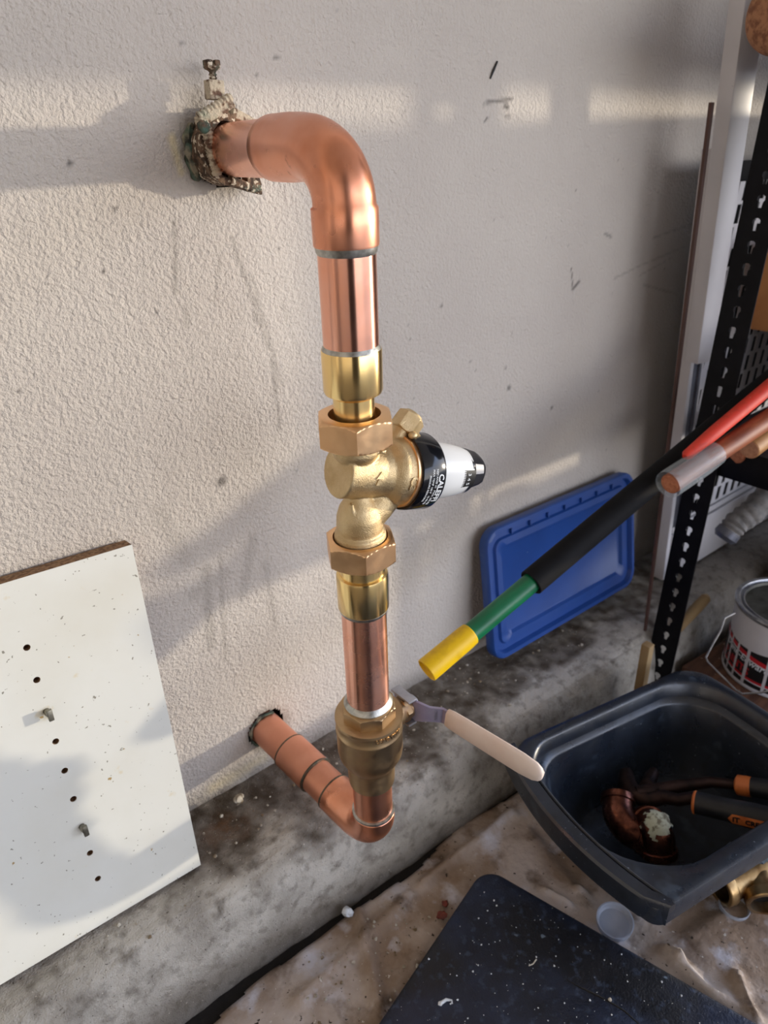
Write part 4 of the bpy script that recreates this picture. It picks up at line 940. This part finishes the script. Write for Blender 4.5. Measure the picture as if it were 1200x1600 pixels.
old_elbow('tarnished_copper_elbow', e1, (.75, .55, .22), (.30, -.90, -.10), .0175, .016, 'dark tarnished copper elbow lying in the tub')
e2 = at(1026, 1296, Z=.060)
te = old_elbow('paint_flecked_copper_elbow', e2, (.45, .55, -.55), (-.16, -.30, -.75), .0180, .012, 'tarnished copper elbow with flaking white paint, standing in the tub')
bm = B(); g = bmesh.ops.create_uvsphere(bm, u_segments=40, v_segments=24, radius=.0196)
for v in list(bm.verts):
    k = v.co.normalized(); keep = k.dot(V((-.25, -.1, .95)).normalized()) > .55 + .42 * noise.noise(v.co * 120)
    if not keep: bm.verts.remove(v)
for v in bm.verts: v.co += e2 + V((.0005, .001, -.0002))
add('paint_flakes', bm, M['verdi'], te, 'flaking white paint', flip=False)

pz = .070
plr = root('tongue_and_groove_pliers', tuple(at(1000, 1230, Z=.03)), 'rusty adjustable pliers with orange and black grips, lying in the tub', 'pliers')
j0 = at(985, 1222, Z=.050); h1 = at(1150, 1226, Z=.074); h1b = at(1215, 1236, Z=.088); h2 = at(1083, 1253, Z=.080); h2b = at(1215, 1284, Z=.096)
mid = at(1035, 1245, Z=.060)
bm = B(); tube(bm, [at(978, 1208, Z=.050), at(980, 1225, Z=.050), at(992, 1243, Z=.052), at(1015, 1250, Z=.056), mid], [.0085, .0105, .0105, .0090, .008], 16); crinkle(bm, 120, .0015); add('lower_jaw', bm, M['toolm'], plr)
bm = B(); tube(bm, [at(1022, 1205, Z=.056), at(1016, 1215, Z=.056), at(1010, 1228, Z=.056), at(1030, 1240, Z=.060)], [.0060, .0085, .0085, .007], 16); crinkle(bm, 120, .0015); add('upper_jaw', bm, M['toolm'], plr)
for k in range(5):
    pass
bm = B(); tube(bm, [at(995, 1240, Z=.056), at(1060, 1228, Z=.064), at(1110, 1222, Z=.070), h1], [.0085, .0075, .0062, .0058], 16); add('handle_arm', bm, M['toolm'], plr)
bm = B(); tube(bm, [mid, at(1060, 1250, Z=.068), h2 + V((.01, 0, 0))], [.0078, .0070, .0066], 16); add('handle_arm', bm, M['toolm'], plr)
def grip(a, b, r0, r1, nm):
    d = b - a; L_ = d.length; bm = B(); lathe(bm, a, d, [(0, r0 * .75), (.002, r0), (L_ * .3, r0 * 1.0), (L_ * .6, r1), (L_, r1 * .95)], 28); g = add('grip', bm, M['tgrip'], plr, 'black rubber grip'); return d.normalized(), g
d, g1 = grip(h1, h1b + (h1b - h1) * .4, .0105, .0112, 1)
bm = B(); lathe(bm, h1, d, [(-.0004, .0078), (.0018, .0110), (.010, .0112), (.016, .0108)], 28, (True, False)); add('collar', bm, M['orange'], g1, 'orange collar')
d, g2 = grip(h2, h2b + (h2b - h2) * .2, .0118, .0132, 2)
bm = B(); lathe(bm, h2, d, [(-.0006, .0090), (.0004, .0117), (.0020, .0125), (.0030, .0122)], 28, (True, False)); add('collar', bm, M['orange'], g2, 'thin orange collar')
# orange badge with raised lettering along the near side of the grip
tocam = (CAM - (h2 + d * .05)); tocam = (tocam - d * tocam.dot(d)).normalized(); sidev = d.cross(tocam); low = (tocam * .80 - (sidev if sidev.z > 0 else -sidev) * .60).normalized(); sd2 = d.cross(low)
def gp(t, s, r): a_ = s / r; return h2 + d * t + (low * math.cos(a_) + sd2 * math.sin(a_)) * r
bm = B(); R_ = .0135; nn = 20; g = []
T0, T1, HWd = .036, .118, .0058
for i in range(nn + 1):
    t = T0 + (T1 - T0) * i / nn; hw_ = HWd * math.sqrt(max(0, 1 - max(0, (T0 + HWd - t) / HWd) ** 2)) + 1e-5
    g.append([bm.verts.new(gp(t, hw_ * s, R_)) for s in (-1, -.5, 0, .5, 1)])
for a_, b_ in zip(g, g[1:]):
    for k in range(4): bm.faces.new((a_[k], b_[k], b_[k + 1], a_[k + 1]))
add('badge', bm, M['orange'], g2, 'orange badge strip', flip=False, smooth=60)
sgn = -1 if sd2.z > 0 else 1
bm = text('CRESCENT', .0072, .0002, .0003); warp(bm, lambda c: gp(.070 + c.x, -sgn * c.y, R_ + .0003 + c.z)); add('lettering', bm, M['print_black'], g2, smooth=0, flip=False)
bm = text('iT', .0085, .0002, .0003); warp(bm, lambda c: gp(.0440 + c.x, -sgn * c.y, R_ + .0003 + c.z)); add('emblem', bm, M['print_black'], g2, smooth=0, flip=False)

# ================================================================ DROP CLOTH
gx = np.arange(.02, 1.25, .004); gy = np.arange(-.128, -.80, -.004)
Xc, Yc2 = np.meshgrid(gx, gy, indexing='ij')
edge = -.131 - .004 * np.sin(Xc * 23) - .010 * np.clip((Xc - .45) / .1, 0, 1) - .012 * (fbm(Xc, Yc2 * 0, 14, 3) - .5)
def ridge(p, q, wd, h):
    A, C_ = at(*p, Z=.01), at(*q, Z=.01); return h * np.exp(-(seg_d(Xc, Yc2, A.x, A.y, C_.x, C_.y) / wd) ** 2)
H = .004 + .004 * fbm(Xc, Yc2, 16, 41) + .0018 * fbm(Xc, Yc2, 60, 43)
for p, q, wd, h in [((560, 1420), (600, 1600), .006, .008), ((640, 1400), (470, 1560), .008, .007), ((800, 1270), (660, 1380), .006, .009), ((830, 1290), (900, 1350), .006, .006), ((730, 1440), (640, 1560), .005, .005),
                    ((905, 1385), (985, 1405), .0035, .012), ((960, 1380), (1000, 1430), .004, .005), ((1000, 1435), (1060, 1500), .0045, .012), ((1060, 1500), (1130, 1580), .006, .012), ((1130, 1560), (1200, 1620), .010, .008), ((1150, 1520), (1180, 1600), .004, .009), ((850, 1390), (890, 1412), .004, .007)]:
    H = H + ridge(p, q, wd, h)
# flat under the mat, tub and can
def inside(u0, u1, v0_, v1_, O, U_, W_):
    a_ = (Xc - O.x) * U_.x + (Yc2 - O.y) * U_.y; b_ = (Xc - O.x) * W_.x + (Yc2 - O.y) * W_.y
    return np.clip(np.minimum(np.minimum(a_ - u0, u1 - a_), np.minimum(b_ - v0_, v1_ - b_)) / .012 + 1, 0, 1)
tubm = inside(.03, TW - .03, .03, TD - .03, TA, tu, tv)
H = H * (1 - tubm) + .0008 * tubm
MC = at(757, 1352, Z=.024); ML = at(590, 1600, Z=.024); MR = at(1200, 1592, Z=.024); mu_ = (ML - MC).normalized(); mv_ = (MR - MC); mv_ = (mv_ - mu_ * mv_.dot(mu_)).normalized()
mm_ = inside(0, .6, 0, .6, MC, mu_, mv_); H = H * (1 - mm_) + .002 * mm_
Hf = np.clip((edge - Yc2) / .008, 0, 1); H = .0012 + (H - .0012) * Hf ** .5
lump = inside(.83 - .02, 1.14, -.36 - .02, -.15, V((0, 0, 0)), V((1, 0, 0)), V((0, 1, 0))); H = H * (1 - lump) + .0003 * lump
drop = Yc2 > edge
drop |= (np.abs(Xc - pxs(0)) < .03) & (np.abs(Yc2 + .15) < .035)
cloth = grid_mesh('drop_cloth', M['cloth'], np.stack([Xc, Yc2, H], -1), {}, drop)
so = cloth.modifiers.new('t', 'SOLIDIFY'); so.thickness = .0008; so.offset = 1
cloth['label'] = 'dirty wrinkled canvas drop cloth spread over the floor'; cloth['category'] = 'drop cloth'

# ================================================================ BLACK MAT
MT0, MT1 = .0055, .024
bm = B(); ow, oh = .52, .52
def mloop(ins, z, r): return [MC + mu_ * (ow / 2 + x) + mv_ * (oh / 2 + y) + V((0, 0, z - MC.z)) for x, y in [(px_ * (1 - 2 * ins / ow), py_ * (1 - 2 * ins / oh)) for px_, py_ in rrect(ow, oh, r, 8)]]
loft(bm, [mloop(.002, MT0, .022), mloop(0, MT0 + .003, .022), mloop(0, MT1 - .003, .022), mloop(.0009, MT1 - .0009, .022), mloop(.003, MT1, .022)], (True, True))
matob = add('black_foam_kneeling_mat', bm, M['mat'], None, 'thick black foam mat with rounded corner, littered with white crumbs, in the foreground', cat='mat', smooth=50)
# long crack and grooves
def mat_pt(px, py, dz=.0002): return at(px, py, Z=MT1 + dz)
bm = B(); pr = [mat_pt(*p, -.0002) for p in ((885, 1530), (905, 1542), (935, 1556), (958, 1570), (975, 1580), (1000, 1602))]
tube(bm, [p + V((random.uniform(-1, 1), random.uniform(-1, 1), 0)) * .0005 for p in pr], [.0004, .0008, .0010, .0008, .0009, .0005], 6)
add('crease', bm, M['black'], matob, 'dark split in the foam')

# ================================================================ SMALL BITS
def bit(name, px, py, Z_, r, m, label, cat, flat=.8, n=3):
    c = at(px, py, Z=Z_ + r * .5); bm = B()
    for k in range(n): blob(bm, c + V((random.uniform(-1, 1), random.uniform(-1, 1), 0)) * r * .5 * (k > 0), r * (1 if k == 0 else .65), k + px, 2, flat)
    return add(name, bm, m, None, label, cat=cat)
c = at(543, 1424, Y=-.134); bm = B()
for k, o_ in enumerate(((0, 0, 0), (-.003, 0, .004), (.003, .001, -.003), (.0, -.002, .002))): blob(bm, V((c.x, c.y - .001, max(c.z, .0065))) + V(o_), .0055 if k == 0 else .0038, k, 2, .9)
add('white_plaster_lump', bm, M['chalk'], None, 'white plaster lump in the gap between ledge and drop cloth', cat='lump')
c = curb_z(.172, -.02); q1 = at(374, 1252, Z=.118)
bm = B(); [blob(bm, V((q1.x + a_, q1.y + b_, q1.z + .003)), r_, k, 2) for k, (a_, b_, r_) in enumerate(((0, 0, .0045), (.003, .002, .0034), (-.003, .001, .003)))]
add('plaster_chunk', bm, M['crumb'], None, 'pale plaster chunk on the dirty ledge right of the white board', cat='chunk')
# red scrap by the mat
c = at(690, 1430, Z=.012); bm = B(); blob(bm, c, .005, 1, 2, .5, .9); blob(bm, at(696, 1412, Z=.012), .0035, 4, 2, .5, .9); add('red_brown_scrap', bm, M['amber'], None, 'red-brown scrap beside the left edge of the black mat', cat='scrap')
# white caulk bit on the mat
pts = [mat_pt(688, 1568, .001), mat_pt(697, 1562, .0015), mat_pt(706, 1563, .0014), mat_pt(706, 1568, .001)]
bm = B(); tube(bm, pts, [.0016, .0014, .0008, .0010], 10); blob(bm, pts[0], .0022, 1, 2, .6); add('white_caulk_curl', bm, M['chalk'], None, 'curl of white caulk on the black mat', cat='caulk')
bit('pale_pebble', 953, 1562, MT1, .0016, M['crumb'], 'pale pebble in the split of the black mat', 'pebble')
bm = B(); tube(bm, [mat_pt(826, 1509, .0008), mat_pt(833, 1506, .0012), mat_pt(838, 1499, .0008)], [.0005, .0006, .0007], 8); add('pale_shaving', bm, M['crumb'], None, 'small curled pale shaving on the black mat', cat='shaving')
def scatter(name, pts, m, label, cat):
    bm = B()
    for k, (p, r) in enumerate(pts): blob(bm, p, r, k, 1, .7, .7)
    o = add(name, bm, m, None, label, cat=cat, kind='stuff'); return o
rnd = random.Random(9); P_ = []
while len(P_) < 80:
    px, py = rnd.uniform(590, 1200), rnd.uniform(1360, 1600); p = mat_pt(px, py, 0)
    u_, v_ = (p - MC).dot(mu_), (p - MC).dot(mv_)
    if u_ > .008 and v_ > .008: r = rnd.choice([.0003, .0004, .0005, .0007]); P_.append((p + V((0, 0, r * .4)), r))
for px, py in ((748, 1435), (776, 1415), (772, 1407), (762, 1423), (747, 1508), (670, 1498), (739, 1518), (866, 1509), (838, 1495), (752, 1476), (1034, 1534), (1065, 1556), (922, 1563), (715, 1562), (704, 1568)): P_.append((mat_pt(px, py, .0004), .0009))
scatter('white_crumbs', P_, M['chalk'], 'fine white crumbs scattered over the black mat', 'crumbs')
P_ = []
for k in range(260):
    x = rnd.uniform(-.05, .75); y = -abs(rnd.gauss(.035, .03)); y = max(y, float(YF(x)) * .98)
    if x > .55: y = max(y, -.10)
    if abs(x - .27) < .03 and y > -.02: continue
    if x < .152 and y > -.066: continue
    r = rnd.choice([.0006, .0008, .0010, .0014, .0020]); P_.append((V((x, y, curb_z(x, y) + r * .8)), r))
scatter('ledge_rubble', P_, M['crumb'], 'crumbled plaster and grit lying on the concrete ledge', 'rubble')
P_ = []
for k in range(150):
    px, py = rnd.uniform(480, 720), rnd.uniform(1420, 1600); p = at(px, py, Z=.010)
    if (p - MC).dot(mu_) > -.004 and (p - MC).dot(mv_) > -.004: continue
    if p.y > -.145: continue
    i_, j_ = int((p.x - .02) / .004), int((-.128 - p.y) / .004); hz = H[i_, j_]; r = rnd.choice([.0006, .0009, .0012, .0018]); P_.append((V((p.x, p.y, hz + r)), r))
scatter('cloth_grit', P_, M['crumb'], 'grit and chips on the drop cloth left of the black mat', 'grit')

def hz_at(x, y): return float(H[int(np.clip((x - .02) / .004, 0, H.shape[0] - 1)), int(np.clip((-.128 - y) / .004, 0, H.shape[1] - 1))])
# clear cap and frosted ring
c = at(960, 1441, Z=.012)
bm = B(); ca = V((-.10, -.10, 1)).normalized(); c0_ = V((c.x, c.y, hz_at(c.x, c.y) + .0045))
lathe(bm, c0_, ca, [(.0, .0001), (.0, .0165), (.0015, .0180), (.006, .0185), (.0085, .0186), (.0085, .0172), (.0025, .0165), (.0012, .0150), (.0012, .0001)], 48, (False, False)); bmesh.ops.remove_doubles(bm, verts=bm.verts, dist=.0003)
add('clear_plastic_dish', bm, M['frost'], None, 'clear round shallow plastic dish on the drop cloth beside the black mat', cat='dish')
c = at(1146, 1418, Z=.006); c0_ = V((c.x, c.y, hz_at(c.x, c.y) + .0012))
bm = B(); lathe(bm, c0_, V((0, -.05, 1)), [(0, .0130), (0, .0152), (.004, .0155), (.005, .0150), (.004, .0136), (0, .0130)], 48, (False, False)); add('frosted_plastic_ring', bm, M['frost'], None, 'frosted plastic ring under the brass tee fitting', cat='ring')

# ================================================================ BRASS TEE
c = at(1122, 1386, Z=.027); tdir = V((.72, .30, .10)); c1 = at(1205, 1350, Z=.032); tdir = (c1 - c).normalized()
tee = root('brass_tee_fitting', (c.x, c.y, .004), 'weathered brass pipe tee lying on the drop cloth at the right edge', 'pipe fitting')
bm = B(); TRr = .0185
lathe(bm, c, tdir, [(.016, .0150), (.0006, .0152), (0, .0160), (0, .0196), (.001, .0204), (.009, .0204), (.0105, .0196), (.011, .0180), (.024, .0176), (.034, .0185), (.060, .0190), (.075, .0176), (.090, .0176), (.0905, .0204), (.10, .0204)], 56, (True, True))
teb = add('tee_body', bm, M['oldbrass'], tee)
bm = B(); lathe(bm, c + tdir * .0155, tdir, [(0, .0150), (.0005, .0150)], 40); add('bore', bm, M['black'], tee)
bc2 = c + tdir * .049; bdir = (at(1205, 1432, Z=.024) - bc2); bdir.normalize()
bm = B(); lathe(bm, bc2, bdir, [(0, .0165), (.024, .0170), (.0245, .0198), (.0255, .0206), (.035, .0206), (.036, .0196), (.036, .0160), (.024, .0155)], 56, (False, True)); br_ = add('branch', bm, M['oldbrass'], tee)
bm = B(); lathe(bm, bc2 + bdir * .0245, bdir, [(0, .0158), (.0005, .0158)], 40); add('bore', bm, M['black'], br_)
# crumpled printed paper behind the tee
c = at(1185, 1332, Z=.058)
pp = root('crumpled_newsprint', tuple(c - V((0, 0, .05))), 'crumpled pale printed paper between the tub and the brass tee', 'paper')
bm = B(); nx, ny = 16, 12; A0, A1_, A2_ = at(1146, 1366, Z=.050), at(1230, 1334, Z=.058), at(1215, 1290, Z=.050)
g = [[bm.verts.new(A0.lerp(A1_, i / nx) + (A2_ - A1_) * (j / ny) + V((0, 0, .006 * noise.noise(V((i * .5, j * .6, 3)))))) for i in range(nx + 1)] for j in range(ny + 1)]
for j in range(ny):
    for i in range(nx): bm.faces.new((g[j][i], g[j][i + 1], g[j + 1][i + 1], g[j + 1][i]))
bmesh.ops.solidify(bm, geom=bm.faces, thickness=.0004); add('paper_sheet', bm, M['foil'], pp, smooth=25)
for o_ in bpy.data.objects:
    if '_b' in o_: del o_['_b']
